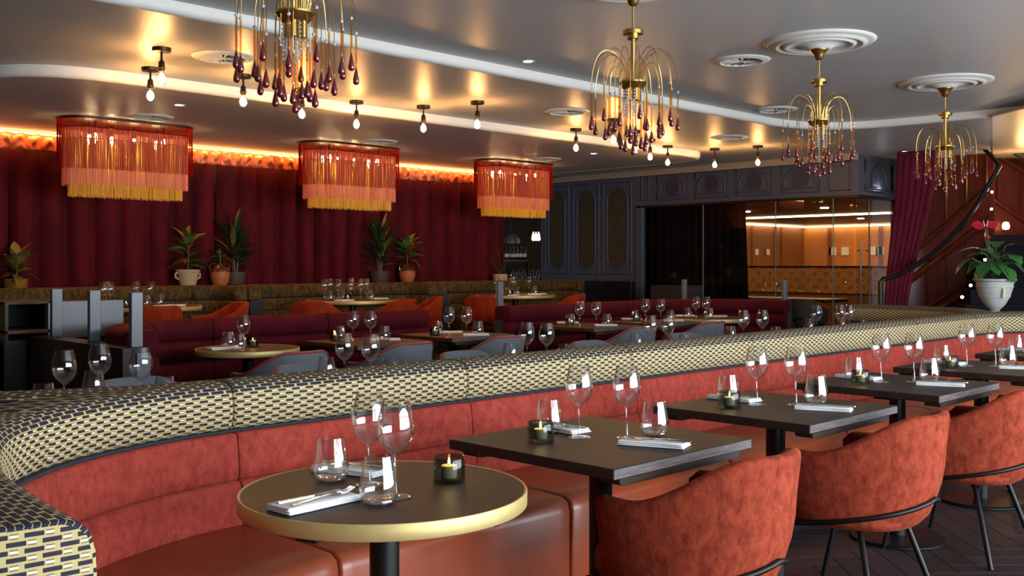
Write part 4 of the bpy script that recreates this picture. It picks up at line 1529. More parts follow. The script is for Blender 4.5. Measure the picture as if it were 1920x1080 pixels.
def make_votive(label, group):
    t = thing('votive_holder', label, 'candle holder', (0, 0, 0), group=group)
    MB().lathe([(0.0, 0.0), (0.041, 0.0), (0.0425, 0.002), (0.0425, 0.064), (0.041, 0.066), (0.0385, 0.064), (0.0385, 0.012), (0.0, 0.010)], 32, caps=False).build('cup', M['smoke_glass'], t, smooth=50)
    return t


def make_tealight(label, group):
    t = thing('tealight', label, 'candle', (0, 0, 0), group=group)
    MB().lathe([(0.0, 0.0), (0.0205, 0.0), (0.021, 0.001), (0.021, 0.030), (0.019, 0.0315), (0.0, 0.0305)], 20, caps=False).build('wax', M['wax'], t, smooth=50)
    MB().lathe([(0.0, 0.032), (0.003, 0.035), (0.0042, 0.039), (0.003, 0.045), (0.0, 0.052)], 10, caps=False).build('flame', M['flame'], t, smooth=60)
    return t


def make_napkin(label, group):
    """Folded linen: three soft layers, folded edge to one side."""
    t = thing('napkin', label, 'napkin', (0, 0, 0), group=group)
    mb = MB()
    for k, (z, w) in enumerate(((0.0, 0.046), (0.0052, 0.0445), (0.0104, 0.043))):
        h = 0.0048
        pr = [(-w, z + 0.0005), (-w - 0.002, z + h / 2), (-w, z + h - 0.0004), (-w * 0.5, z + h), (w * 0.6, z + h), (w, z + h - 0.001), (w + 0.0015, z + h / 2), (w, z)]
        n = len(pr)
        xs = (-0.105, -0.1035, -0.06, 0, 0.06, 0.1035 - 0.002 * k, 0.105 - 0.002 * k)
        vs, fs = [], []
        for i, x in enumerate(xs):
            e = 0.75 if i in (0, len(xs) - 1) else 1.0
            zc = z + h / 2
            dy = 0.003 * math.sin(x * 22 + k)
            for y, zz in pr:
                vs.append((x, y + dy, zc + (zz - zc) * e + (0.0012 * math.sin(x * 40 + y * 60 + k) if k == 2 and zz > zc else 0)))
        for i in range(len(xs) - 1):
            for j in range(n):
                fs.append((i * n + j, i * n + (j + 1) % n, (i + 1) * n + (j + 1) % n, (i + 1) * n + j))
        fs.append(tuple(reversed(range(n))))
        fs.append(tuple(range((len(xs) - 1) * n, len(xs) * n)))
        mb.add(vs, fs)
    mb.build('folded_cloth', M['napkin'], t, smooth=50)
    return t


def flat_strip(pts, widths, th):
    """Solid bar along x with varying width; pts = (x, z)."""
    mb = MB()
    vs, fs = [], []
    for (x, z), w in zip(pts, widths):
        vs += [(x, -w, z), (x, w, z), (x, w * 0.8, z + th), (x, -w * 0.8, z + th)]
    n = len(pts)
    for i in range(n - 1):
        for j in range(4):
            fs.append((i * 4 + j, i * 4 + (j + 1) % 4, (i + 1) * 4 + (j + 1) % 4, (i + 1) * 4 + j))
    fs += [(0, 1, 2, 3), tuple(reversed(range((n - 1) * 4, n * 4)))]
    return mb.add(vs, fs)


def make_fork(label, group):
    t = thing('fork', label, 'fork', (0, 0, 0), group=group)
    flat_strip([(-0.095, 0.001), (-0.088, 0.001), (-0.04, 0.003), (0.015, 0.006), (0.028, 0.006), (0.038, 0.004), (0.05, 0.003)],
               [0.004, 0.0055, 0.0042, 0.0028, 0.004, 0.010, 0.0115], 0.0018).build('handle', M['steel'], t, smooth=60)
    for k in range(4):
        y = -0.0087 + 0.0058 * k
        m = flat_strip([(0.049, 0.003), (0.065, 0.0035), (0.085, 0.007), (0.096, 0.011)], [0.0019, 0.0016, 0.0014, 0.0007], 0.0014)
        m.move(Matrix.Translation((0, y, 0))).build('tine', M['steel'], t, smooth=60)
    return t


def make_knife(label, group):
    t = thing('table_knife', label, 'knife', (0, 0, 0), group=group)
    flat_strip([(-0.105, 0.0), (-0.1, 0.0), (-0.06, 0.0), (-0.005, 0.0)], [0.003, 0.0062, 0.0055, 0.0045], 0.004).build('handle', M['steel'], t, smooth=60)
    flat_strip([(-0.006, 0.001), (0.01, 0.001), (0.06, 0.001), (0.09, 0.001), (0.105, 0.001)], [0.0045, 0.0085, 0.0095, 0.0075, 0.001], 0.0016).build('blade', M['steel'], t, smooth=60)
    return t


PROTO = {}
MAKERS = dict(wine=make_wine, tumbler=make_tumbler, votive=make_votive, tealight=make_tealight, napkin=make_napkin, fork=make_fork, knife=make_knife)


def put(kind, loc, label, group, rz=0.0):
    if kind not in PROTO:
        o = PROTO[kind] = MAKERS[kind](label, group)
        o.location = loc
        o.rotation_euler = (0, 0, rz)
        return o
    return dup(PROTO[kind], loc, rz, label, group)


def place_votive(x, y, z, where, group, lit=0.22):
    put('votive', (x, y, z), 'smoked glass candle holder ' + where, group, 0)
    put('tealight', (x, y, z + 0.0112), 'lit tealight inside the smoked holder ' + where, group + ' (tealights)', 0)
    if lit:
        point('tealight_glow', (x, y, z + 0.068), lit, (1.0, 0.6, 0.22), 0.006)


NZ = 0.7505


def cover(x, y, ang, z, where, flip=False):
    a = ang
    put('napkin', (x, y, z), 'folded white napkin ' + where, 'folded napkins', a)
    c, s = math.cos(a), math.sin(a)
    g = 0.0158
    for kind, off, nm in (('fork', -0.014, 'fork'), ('knife', 0.016, 'table knife')):
        ta = a + (PI if not flip else 0) + (0.10 if kind == 'fork' else -0.03)
        put(kind, (x - s * off + c * 0.012, y + c * off + s * 0.012, z + g), 'steel %s lying on the napkin %s' % (nm, where), 'cutlery', ta)


# the four square tables along the red banquette, set alike
tw_ = ['on the nearest square table', 'on the second square table', 'on the third square table', 'on the fourth square table']
for i, cx in enumerate(TXC[:4]):
    dx = cx - TXC[0]
    w = tw_[i]
    put('wine', (2.510 + dx, 2.197, NZ), 'left of the two wine glasses ' + w, 'wine glasses by the red banquette')
    put('wine', (2.612 + dx, 2.079, NZ), 'right of the two wine glasses ' + w, 'wine glasses by the red banquette', 0.5)
    put('tumbler', (2.512 + dx, 2.335, NZ), 'tumbler beside the rear napkin ' + w, 'tumblers by the red banquette')
    put('tumbler', (2.728 + dx, 2.052, NZ), 'tumbler beside the front napkin ' + w, 'tumblers by the red banquette', 0.7)
    place_votive(2.36 + dx, 2.23, NZ, w, 'candle holders')
    cover(2.570 + dx, 1.935, math.radians(-70), NZ, 'at the chair side ' + w, flip=False)
    cover(2.575 + dx, 2.345, math.radians(-92), NZ, 'at the banquette side ' + w, flip=True)
dx = TXC[4] - TXC[0]
put('tumbler', (2.512 + dx, 2.335, NZ), 'only visible tumbler on the farthest square table, at the right edge', 'tumblers by the red banquette')
cover(2.575 + dx, 2.345, math.radians(-92), NZ, 'on the farthest square table at the right edge', flip=True)
# the round table in the foreground
w = 'on the nearest brass-rimmed round table'
put('wine', at(692, 909, NZ), 'rear of the two overlapping wine glasses ' + w, 'wine glasses by the red banquette')
put('wine', at(742, 932, NZ), 'front of the two overlapping wine glasses ' + w, 'wine glasses by the red banquette', 0.9)
put('tumbler', at(621, 900, NZ), 'rear left tumbler ' + w, 'tumblers by the red banquette')
put('tumbler', at(711, 942, NZ), 'front tumbler at the napkin end ' + w, 'tumblers by the red banquette', 0.4)
p = at(842, 902, NZ)
place_votive(p[0], p[1], NZ, w, 'candle holders')
cover(1.362, 2.022, math.radians(2), NZ, 'in front ' + w, flip=True)
cover(1.652, 2.275, math.radians(-74), NZ, 'behind the glasses ' + w, flip=False)

# behind the woven headrest: only the tops of these show
zt = NZ + 0.2385
for k, (px, py, l) in enumerate(((121, 656, 'leftmost wine glass behind the woven headrest, against the black station'), (187, 645, 'wine glass above a tumbler at far left behind the woven headrest'), (264, 651, 'wine glass before the end of the burgundy arm, far left'),
                                 (646, 624.5, 'left wine glass of the pair before the brown-topped burgundy table'), (695, 626, 'right wine glass of the pair before the brown-topped burgundy table'),
                                 (988, 604, 'left wine glass of the pair at the middle of the woven headrest'), (1025, 605, 'right wine glass of the pair at the middle of the woven headrest'),
                                 (1220, 591, 'left glass of the close pair before the third grey chair'), (1253, 591, 'right glass of the close pair before the third grey chair'),
                                 (1394, 581, 'left glass of the pair before the right end of the burgundy banquette'), (1430, 581, 'right glass of the pair before the right end of the burgundy banquette'),
                                 (1531, 572, 'single wine glass before the glazed room doorway'), (1575, 571, 'left of two overlapping glasses before the glass doors'), (1592, 571, 'right of two overlapping glasses before the glass doors'))):
    p = at(px, py, zt)
    put('wine', (p[0], p[1], NZ), l, 'wine glasses behind the island', k)
zt = NZ + 0.113
for k, (px, py, l) in enumerate(((82, 718, 'leftmost tumbler rim behind the woven headrest'), (176, 694, 'tall-showing tumbler under the second wine glass at far left'), (309, 705, 'tumbler rim below the burgundy arm at left'),
                                 (612, 669, 'tumbler beside the first red-piped grey chair'), (732, 671, 'tumbler rim before the second grey chair'), (957, 643, 'tumbler left of the middle glass pair'), (1060, 644, 'tumbler rim right of the middle glass pair'),
                                 (1193, 626, 'tumbler left of the close glass pair'), (1284, 626, 'tumbler rim right of the close glass pair'), (1369, 611, 'tumbler left of the pair at the burgundy end'), (1454, 612, 'tumbler rim right of the pair at the burgundy end'),
                                 (1517, 597, 'tumbler left of the single glass before the glazed room'), (1577, 594, 'tumbler under the overlapping glasses before the glass doors'), (1617, 599, 'rightmost tumbler rim behind the woven headrest'))):
    p = at(px, py, zt)
    put('tumbler', (p[0], p[1], NZ), l, 'tumblers behind the island', k)

# burgundy tables
zt = NZ + 0.2385
bt = ['on the left round burgundy table', 'on the first square burgundy table', 'on the second square burgundy table', 'on the third square burgundy table', 'on the fourth square burgundy table', 'on the right round burgundy table']
for k, (px, py, l) in enumerate(((457, 590, 'only wine glass ' + bt[0]), (662, 582, 'left wine glass ' + bt[1]), (695, 582, 'right wine glass ' + bt[1]), (842, 575, 'left wine glass ' + bt[2]), (875, 575, 'right wine glass ' + bt[2]),
                                 (1087, 565, 'left wine glass ' + bt[3]), (1118, 565, 'right wine glass ' + bt[3]), (1210, 560, 'left wine glass ' + bt[4]), (1239, 560, 'right wine glass ' + bt[4]), (1305, 556, 'left wine glass ' + bt[5]), (1324, 556, 'right wine glass ' + bt[5]))):
    p = at(px, py, zt)
    put('wine', (p[0], p[1], NZ), l, 'wine glasses on the burgundy tables', k)
zt = NZ + 0.113
for k, (px, py, l) in enumerate(((428, 622, 'left tumbler ' + bt[0]), (448, 625, 'right tumbler ' + bt[0]), (636, 611, 'left tumbler ' + bt[1]), (720, 611, 'right tumbler ' + bt[1]), (820, 602, 'left tumbler ' + bt[2]), (896, 602, 'right tumbler ' + bt[2]),
                                 (1069, 588, 'left tumbler ' + bt[3]), (1138, 588, 'right tumbler ' + bt[3]), (1190, 581, 'left tumbler ' + bt[4]), (1257, 581, 'right tumbler ' + bt[4]), (1289, 576, 'left tumbler ' + bt[5]), (1330, 577, 'right tumbler ' + bt[5]))):
    p = at(px, py, zt)
    put('tumbler', (p[0], p[1], NZ), l, 'tumblers on the burgundy tables', k)
for k, (px, py) in enumerate(((474, 650), (629, 639), (815, 629), (1068, 610), (1194, 602), (1322, 594))):
    p = at(px, py, NZ)
    place_votive(p[0], p[1], NZ, bt[k], 'candle holders', 0.12)
for k, (px, py, a, l) in enumerate(((420, 655, 40, 'only napkin ' + bt[0]), (724, 638, 15, 'napkin at right ' + bt[1]), (893, 629, 5, 'napkin at right ' + bt[2]), (843, 624, 0, 'napkin at left ' + bt[2]), (1136, 611, 5, 'napkin at right ' + bt[3]), (1065, 606, 0, 'napkin at left ' + bt[3]),
                                    (1262, 602, 5, 'napkin at right ' + bt[4]), (1184, 599, 0, 'napkin at left ' + bt[4]), (1345, 594, 0, 'napkin at right ' + bt[5]), (1284, 593, 0, 'napkin at left ' + bt[5]))):
    p = at(px, py, NZ)
    put('napkin', p, 'folded white ' + l, 'napkins on the burgundy tables', math.radians(a - 45))

# raised platform tables
RZ = STEP + NZ
lampn = ['left fringed-lamp table', 'table of six wine glasses', 'right fringed-lamp table']
cxs = [4.40, 6.85, 9.48]
for ti, pxs in enumerate(((174, 200, 207, 255, 282), (606, 619, 634, 658, 676, 687), (925, 958, 963, 992))):
    for k, px in enumerate(pxs):
        zt = RZ + 0.2385
        # sight line through px meets the table at about its middle depth, staggered front and back
        a = (px - 960) / FOC
        yy = 9.42 + (0.16 if k % 2 else -0.10)
        xx = yy * (1 + a) / (1 - a)
        dxx = max(-0.45, min(0.45, xx - cxs[ti]))
        put('wine', (cxs[ti] + dxx, yy, RZ), '%s wine glass from the left on the %s' % (ords[k], lampn[ti]), 'wine glasses on the %s' % lampn[ti], k)
for ti, pxs in enumerate(((274, 300), (602, 642, 695), (917, 951, 970, 1003))):
    for k, px in enumerate(pxs):
        a = (px - 960) / FOC
        yy = 9.26 + (0.10 if k % 2 else 0.0)
        xx = yy * (1 + a) / (1 - a)
        dxx = max(-0.42, min(0.42, xx - cxs[ti]))
        put('tumbler', (cxs[ti] + dxx, yy, RZ), '%s tumbler from the left on the %s' % (ords[k], lampn[ti]), 'tumblers on the %s' % lampn[ti], k)
for ti, px in enumerate((236, 652, 956)):
    yy = 9.16
    a = (px - 960) / FOC
    place_votive(yy * (1 + a) / (1 - a), yy, RZ, 'on the ' + lampn[ti], 'candle holders', 0.12)
for ti, pxs in enumerate(((308, 326), (576, 622, 712), (897, 1000, 1022))):
    for k, px in enumerate(pxs):
        yy = 9.12 if k != 2 else 9.3
        a = (px - 960) / FOC
        xx = yy * (1 + a) / (1 - a)
        xx = cxs[ti] + max(-0.33, min(0.33, xx - cxs[ti]))
        put('napkin', (xx, yy, RZ), 'folded white napkin, %s from the left on the %s' % (ords[k], lampn[ti]), 'napkins on the %s' % lampn[ti], math.radians(20 - 30 * k))

# a laid table inside the glazed room
gt = square_table('square_table', 'long table laid with glasses inside the glazed room', 15.6, 9.3, 0.9, 2.6, M['brown_wood'], None)
for k, px in enumerate((1432, 1462, 1501, 1535)):
    yy = on_x(px, 15.6)
    put('wine', (15.6, yy, NZ), '%s wine glass from the left inside the glazed room' % ords[k], 'wine glasses in the glazed room', k)
for k, px in enumerate((1446, 1484, 1520)):
    x = 14.95
    dup(gch, (x, on_x(px, x), 0), -PI / 2, 'dim grey tub chair at the table inside the glazed room, %s from the left' % ords[k], 'chairs in the glazed room')

# ------------------------------------------------------------------ ceiling: bulbs, vents, downlights
bl = [(303, 90), (282, 127), (456, 140), (566, 167), (659, 191), (794, 198), (895, 190), (1080, 241), (1150, 223), (1190, 245), (1219, 261), (1252, 273), (1340, 278), (1421, 273)]
bn = ['nearer of the two overlapping bare bulb fittings at far left', 'farther of the two overlapping bare bulb fittings at far left', 'bare bulb fitting just left of the big chandelier', 'bare bulb fitting behind the lowest drops of the big chandelier', 'bare bulb fitting right of the big chandelier',
      'bare bulb fitting in the middle of the ceiling strip, left of a nearer one', 'bare bulb fitting in the middle, nearest to the white ceiling step', 'bare bulb fitting to the left of the second chandelier', 'bare bulb fitting seen through the left drops of the second chandelier', 'bare bulb fitting behind the lowest drop of the second chandelier',
      'bare bulb fitting just right of the second chandelier tip', 'bare bulb fitting before the first medallion panel', 'bare bulb fitting before the second medallion panel', 'rightmost bare bulb fitting, before the third medallion panel']
b0 = None
for i, (px, py) in enumerate(bl):
    p = at(px, py, Z2)
    if i in (4,):
        p = (p[0], 7.2, Z2)
    if b0 is None:
        b0 = thing('bulb_fitting', bn[0], 'lamp', p, group='bare bulb fittings on the ceiling')
        MB().lathe([(0.0, -0.026), (0.058, -0.026), (0.061, -0.022), (0.061, 0.0), (0.0, 0.0)], 28, caps=False).build('ceiling_plate', M['bronze'], b0, smooth=40)
        MB().lathe([(0.008, -0.026), (0.008, -0.085)], 10).build('stem', M['bronze'], b0)
        MB().lathe([(0.0, -0.08), (0.012, -0.082), (0.02, -0.095), (0.021, -0.125), (0.026, -0.128), (0.026, -0.134), (0.021, -0.136), (0.019, -0.152), (0.0, -0.152)], 16, caps=False).build('lampholder', M['bronze'], b0, smooth=40)
        MB().lathe([(0.013, -0.150), (0.016, -0.162), (0.027, -0.18), (0.0335, -0.203), (0.032, -0.226), (0.020, -0.244), (0.0, -0.249)], 20, caps=False).build('bulb', M['bulb_glass'], b0, smooth=60)
        MB().lathe([(0.0, -0.165), (0.009, -0.168), (0.021, -0.186), (0.026, -0.206), (0.021, -0.226), (0.010, -0.237), (0.0, -0.239)], 10, caps=False).build('filament', M['filament'], b0, smooth=60)
    else:
        dup(b0, p, i * 0.7, bn[i])
    point('bulb_light', (p[0], p[1], Z2 - 0.206), BULB_W, BULB_COL, 0.035)

v0 = None
vents = [(418, 107, Z2, 'round ceiling vent behind the drops of the big chandelier'), (282, 219, Z1, 'round ceiling vent above the left fringed lamp'), (710, 265, Z1, 'round ceiling vent above the middle fringed lamp'), (1022, 298, Z1, 'round ceiling vent above the right fringed lamp'),
         (1063, 209, Z2, 'round ceiling vent left of the second chandelier'), (1367, 257, Z2, 'round ceiling vent above the rightmost bulbs'), (1390, 113, Z3, 'round ceiling vent beside the large ceiling rose'), (1455, 205, Z3, 'round ceiling vent behind the arms of the third chandelier')]
for px, py, z, l in vents:
    p = at(px, py, z)
    if v0 is None:
        v0 = thing('air_vent', l, 'vent', p, group='round ceiling vents')
        MB().lathe([(0.145, -0.004), (0.155, -0.016), (0.195, -0.010), (0.208, -0.003), (0.21, 0.0), (0.14, 0.0)], 40, caps=False).build('rim', M['trim_white'], v0, smooth=50)
        MB().lathe([(0.0, 0.0), (0.15, 0.0), (0.15, -0.002), (0.0, -0.002)], 32, caps=False).build('cavity', M['wall_dark'], v0)
        MB().lathe([(0.0, -0.014), (0.022, -0.013), (0.024, -0.004), (0.0, -0.003)], 16, caps=False).build('hub', M['trim_white'], v0)
        bl0 = None
        for k in range(14):
            if bl0 is None:
                mb = MB()
                mb.add([(0.02, -0.006, -0.012), (0.15, -0.030, -0.012), (0.15, 0.012, -0.003), (0.02, 0.004, -0.004), (0.02, -0.006, -0.0135), (0.15, -0.030, -0.0135), (0.15, 0.012, -0.0045), (0.02, 0.004, -0.0055)],
                       [(0, 1, 2, 3), (7, 6, 5, 4), (0, 4, 5, 1), (1, 5, 6, 2), (2, 6, 7, 3), (3, 7, 4, 0)])
                bl0 = mb.build('vane', M['trim_white'], v0, smooth=0)
            else:
                o = bl0.copy()
                C.objects.link(o)
                o.rotation_euler = (0, 0, 2 * PI * k / 14)
    else:
        dup(v0, p, 0.3, l)
d0 = None
for px, py, z, l in ((336, 197, Z1, 'small recessed downlight near the far left vent'), (1113, 288, Z1, 'small recessed downlight above the right fringed lamp corner'), (990, 115, Z3, 'small recessed downlight left of the second chandelier'), (1697, 284, Z2, 'small recessed downlight by the plum curtain')):
    p = at(px, py, z)
    if d0 is None:
        d0 = thing('downlight', l, 'light', p, group='recessed downlights')
        MB().lathe([(0.035, -0.002), (0.05, -0.004), (0.052, 0.0), (0.03, 0.0)], 24, caps=False).build('bezel', M['trim_white'], d0)
        MB().lathe([(0.0, -0.0015), (0.035, -0.0015), (0.035, 0.0), (0.0, 0.0)], 20, caps=False).build('lens', M['lamp_white'], d0)
    else:
        dup(d0, p, 0, l)

# ------------------------------------------------------------------ fringed pendant lamps


def stad(L, W, inset, n):
    """Points and outward normals round a stadium of length L, width W pulled in by inset."""
    r = W / 2 - inset
    s = L / 2 - W / 2
    per = 4 * s + 2 * PI * r
    out = []
    for k in range(n):
        t = per * k / n
        if t < 2 * s:
            out.append((-s + t, -r))
        elif t < 2 * s + PI * r:
            a = (t - 2 * s) / r
            out.append((s + r * math.sin(a), -r * math.cos(a)))
        elif t < 4 * s + PI * r:
            out.append((s - (t - 2 * s - PI * r), r))
        else:
            a = (t - 4 * s - PI * r) / r
            out.append((-s - r * math.sin(a), r * math.cos(a)))
    return out


def fringe(L, W, inset, n, z0, z1, w, jit, seed):
    rnd = random.Random(seed)
    mb = MB()
    for x, y in stad(L, W, inset, n):
        x += rnd.uniform(-0.0025, 0.0025)
        y += rnd.uniform(-0.0025, 0.0025)
        zb = z0 + rnd.uniform(-jit, jit)
        a = rnd.uniform(0, 2)
        dx, dy = rnd.uniform(-0.004, 0.004), rnd.uniform(-0.004, 0.004)
        vs = []
        for zz, sx, sy in ((z1, x, y), (zb, x + dx, y + dy)):
            for k in range(3):
                vs.append((sx + w * math.cos(a + 2.094 * k), sy + w * math.sin(a + 2.094 * k), zz))
        mb.add(vs, [(0, 1, 4, 3), (1, 2, 5, 4), (2, 0, 3, 5), (3, 4, 5)])
    return mb


FL, FW = 1.28, 0.453
f0 = None
for i, (x, l) in enumerate(((4.22, 'left red, pink and gold fringed pendant lamp'), (6.82, 'middle red, pink and gold fringed pendant lamp'), (9.46, 'right red, pink and gold fringed pendant lamp, smallest in view'))):
    p = (x, 9.42, Z1)
    if f0 is None:
        f0 = thing('fringed_lamp', l, 'pendant lamp', p, group='fringed pendant lamps')
        MB().prism(stad(FL, FW, -0.008, 60), -0.022, 0.0).build('ceiling_plate', M['bronze'], f0, smooth=40)
        for zz, ins in ((-0.09, 0.045), (-0.19, 0.095)):
            MB().tube([(a, b_, zz) for a, b_ in stad(FL, FW, ins, 60)], 0.006, 6, closed=True).build('ring', M['bronze'], f0)
        for nm, m, ins, n, z0, z1, w, jit in (('red_fringe', 'red_fringe', 0.0, 460, -0.475, -0.02, 0.0017, 0.006), ('pink_fringe', 'pink_fringe', 0.045, 640, -0.615, -0.09, 0.0021, 0.009), ('gold_fringe', 'gold_fringe', 0.095, 560, -0.715, -0.19, 0.0021, 0.010)):
            o = fringe(FL, FW, ins, n, z0, z1, w, jit, i * 9 + len(nm)).build(nm, M[m], f0, smooth=0)
            o['kind'] = 'stuff'
        k0 = None
        for bx, by in ((-0.33, -0.07), (0.33, -0.07), (-0.33, 0.07), (-0.11, 0.09), (0.11, 0.09), (0.33, 0.09)):
            hb = MB().lathe([(0.014, -0.022), (0.014, -0.13), (0.0, -0.13)], 10).build('lampholder', M['bronze'], f0, (bx, by, 0))
            MB().lathe([(0.0, -0.128), (0.012, -0.135), (0.02, -0.165), (0.016, -0.195), (0.004, -0.225), (0.0, -0.226)], 12, caps=False).build('bulb', M['filament'], hb)
    else:
        dup(f0, p, 0, l)
    for bx, by in ((-0.33, -0.03), (0.33, -0.03), (-0.11, 0.05), (0.11, 0.05)):
        point('fringe_bulb_light', (x + bx, 9.42 + by, Z1 - 0.28), FRINGE_W, (1.0, 0.60, 0.28), 0.02)

# ------------------------------------------------------------------ chandeliers
CHX = [2.16, 4.25, 6.26, 8.36]
CHY = 3.34
chl = ['big brass chandelier with amber and wine-red drops at upper left, cut by the frame', 'second brass chandelier with amber and wine-red drops, its rod in full view', 'third brass chandelier, hanging from the largest visible ceiling rose', 'farthest brass chandelier, before the plum curtain at right']
rod_mb = MB().lathe([(0.0, 0.0), (0.0035, -0.001), (0.0042, -0.03), (0.0042, -0.105), (0.0035, -0.14), (0.0, -0.142)], 10, caps=False)
drop_mb = MB().lathe([(0.0, -0.128), (0.0045, -0.134), (0.0085, -0.155), (0.0125, -0.172), (0.0132, -0.180), (0.0115, -0.188), (0.006, -0.194), (0.0, -0.195)], 14, caps=False)
bead_mb = MB().lathe([(0.0, 0.004), (0.0075, -0.005), (0.0045, -0.012), (0.0, -0.014)], 8, caps=False)


def mesh_of(mb, name, m, smooth=60):
    o = mb.build(name, m, smooth=smooth)
    me = o.data
    bpy.data.objects.remove(o)
    return me


rod_me, drop_me, bead_me = mesh_of(rod_mb, 'amber_rod', M['amber_glass']), mesh_of(drop_mb, 'red_teardrop', M['wine_drop']), mesh_of(bead_mb, 'crystal_bead', M['crystal'], 20)


def child(name, me, parent, loc):
    o = bpy.data.objects.new(name, me)
    C.objects.link(o)
    o.parent = parent
    o.location = loc
    return o


def make_chandelier(label):
    t = thing('chandelier', label, 'chandelier', (CHX[0], CHY, Z3 - 0.055), group='brass chandeliers in a row')
    MB().lathe([(0.0, 0.0), (0.062, 0.0), (0.060, -0.008), (0.046, -0.02), (0.034, -0.04), (0.026, -0.062), (0.012, -0.072), (0.0, -0.074)], 24, caps=False).build('canopy', M['brass'], t, smooth=50)
    MB().lathe([(0.0055, -0.07), (0.0055, -0.165)], 10).build('upper_rod', M['brass'], t)
    for k in range(3):
        ring = [(0.007 * math.cos(2 * PI * j / 12) * (1 if k % 2 else 0), 0.007 * math.cos(2 * PI * j / 12) * (0 if k % 2 else 1), -0.175 - 0.02 * k + 0.0125 * math.sin(2 * PI * j / 12)) for j in range(12)]
        MB().tube(ring, 0.002, 6, closed=True).build('chain_link', M['brass'], t)
    ZO = Z3 - 0.055
    zt = 2.565 - ZO
    MB().lathe([(0.0, zt), (0.052, zt), (0.054, zt - 0.003), (0.054, zt - 0.022), (0.030, zt - 0.024), (0.030, zt - 0.045), (0.026, zt - 0.05), (0.0, zt - 0.05)], 32, caps=False).build('upper_cup', M['brass'], t, smooth=30)
    zr = 2.279 - ZO
    MB().lathe([(0.0125, zt - 0.05), (0.0125, zr)], 16).build('stem', M['brass'], t)
    MB().lathe([(0.0, zr + 0.014), (0.07, zr + 0.014), (0.077, zr + 0.012), (0.077, zr + 0.004), (0.066, zr - 0.01), (0.052, zr - 0.026), (0.0, zr - 0.028)], 36, caps=False).build('gallery', M['brass'], t, smooth=30)
    for k in range(4):
        a = PI / 4 + PI / 2 * k
        MB().lathe([(0.012, zr - 0.025), (0.0135, zr - 0.026), (0.0135, zr - 0.085), (0.0, zr - 0.085)], 14, (0.03 * math.cos(a), 0.03 * math.sin(a), 0)).build('candle_sleeve', M['brass'], t, smooth=40)
    tiers = ((14, 0.235, 2.452, 2.272, 0.04, 0.0), (10, 0.150, 2.385, 2.225, 0.05, 0.2), (8, 0.075, 2.335, 2.165, 0.055, 0.1))
    for ti, (n, R, ztop, zend, r0, ph) in enumerate(tiers):
        for k in range(n):
            a = 2 * PI * k / n + ph
            dz = (0.0, -0.035)[k % 2] * (1 if ti < 2 else 0.8)
            R2 = R * (1.0 if k % 2 else 0.94)
            pts_ = []
            top, end = ztop - ZO, zend - ZO + dz
            mid_r = r0 + (R2 - r0) * 0.55
            for j in range(15):
                u = j / 14
                if u < 0.5:
                    th_ = PI * (1 - u * 2) * 0.5 + PI / 2
                    r = mid_r + (mid_r - r0) * math.cos(th_)
                    z = (zr + 0.014) + (top - zr - 0.014) * math.sin(th_) ** 0.9 if th_ < PI else zr + 0.014
                else:
                    th_ = PI / 2 * (1 - (u - 0.5) * 2)
                    r = mid_r + (R2 - mid_r) * math.cos(th_)
                    z = end + (top - end) * math.sin(th_) ** 0.9
                pts_.append((r * math.cos(a), r * math.sin(a), z))
            arm = MB().tube(pts_, 0.0019, 5).build('arm', M['brass'], t, smooth=60)
            e = Vector(pts_[-1])
            child('crystal_bead', bead_me, arm, e - Vector((0, 0, 0.003)))
            child('amber_rod', rod_me, arm, e - Vector((0, 0, 0.017)))
            child('red_teardrop', drop_me, arm, e - Vector((0, 0, 0.017)))
    # crystal bead strings round the sleeves, and the long drop in the middle
    for k in range(7):
        a = 2 * PI * k / 7
        R = 0.047 if k else 0.0
        m = MB()
        nb = 9 if k else 15
        for j in range(nb):
            z = zr - 0.03 - 0.0165 * j
            m.lathe([(0.0, z), (0.0058, z - 0.006), (0.0058, z - 0.009), (0.0, z - 0.015)], 7, (R * math.cos(a), R * math.sin(a), 0), caps=False)
        m.build('crystal_string', M['crystal'], t, smooth=20)
    c = MB().tube([(0, 0, zr - 0.03), (0, 0, zr - 0.19)], 0.0012, 5).build('centre_wire', M['brass'], t)
    child('amber_rod', rod_me, c, (0, 0, zr - 0.182))
    child('red_teardrop', drop_me, c, (0, 0, zr - 0.182))
    return t


rp = [(0.0, -0.056), (0.07, -0.056), (0.085, -0.05), (0.10, -0.038), (0.15, -0.024), (0.19, -0.026), (0.205, -0.036), (0.222, -0.04), (0.235, -0.034), (0.245, -0.022), (0.258, -0.024), (0.272, -0.034), (0.288, -0.036), (0.302, -0.026), (0.312, -0.018), (0.335, -0.018), (0.352, -0.014), (0.364, -0.006), (0.368, 0.0)]
rn = ['above the big chandelier, out of the frame', 'half cut by the top edge, above the second chandelier', 'above the third chandelier', 'above the farthest chandelier']
cz = make_chandelier(chl[0])
for i, x in enumerate(CHX):
    if i:
        dup(cz, (x, CHY, Z3 - 0.055), 0.37 * i, chl[i])
    if i == 0:
        continue
    ro = MB().lathe(rp, 72, caps=False).build('ceiling_rose', M['trim_white'], loc=(x, CHY, Z3), smooth=60)
    tag(ro, 'round moulded white ceiling rose ' + rn[i], 'ceiling rose', 'ceiling roses')

# ------------------------------------------------------------------ plants


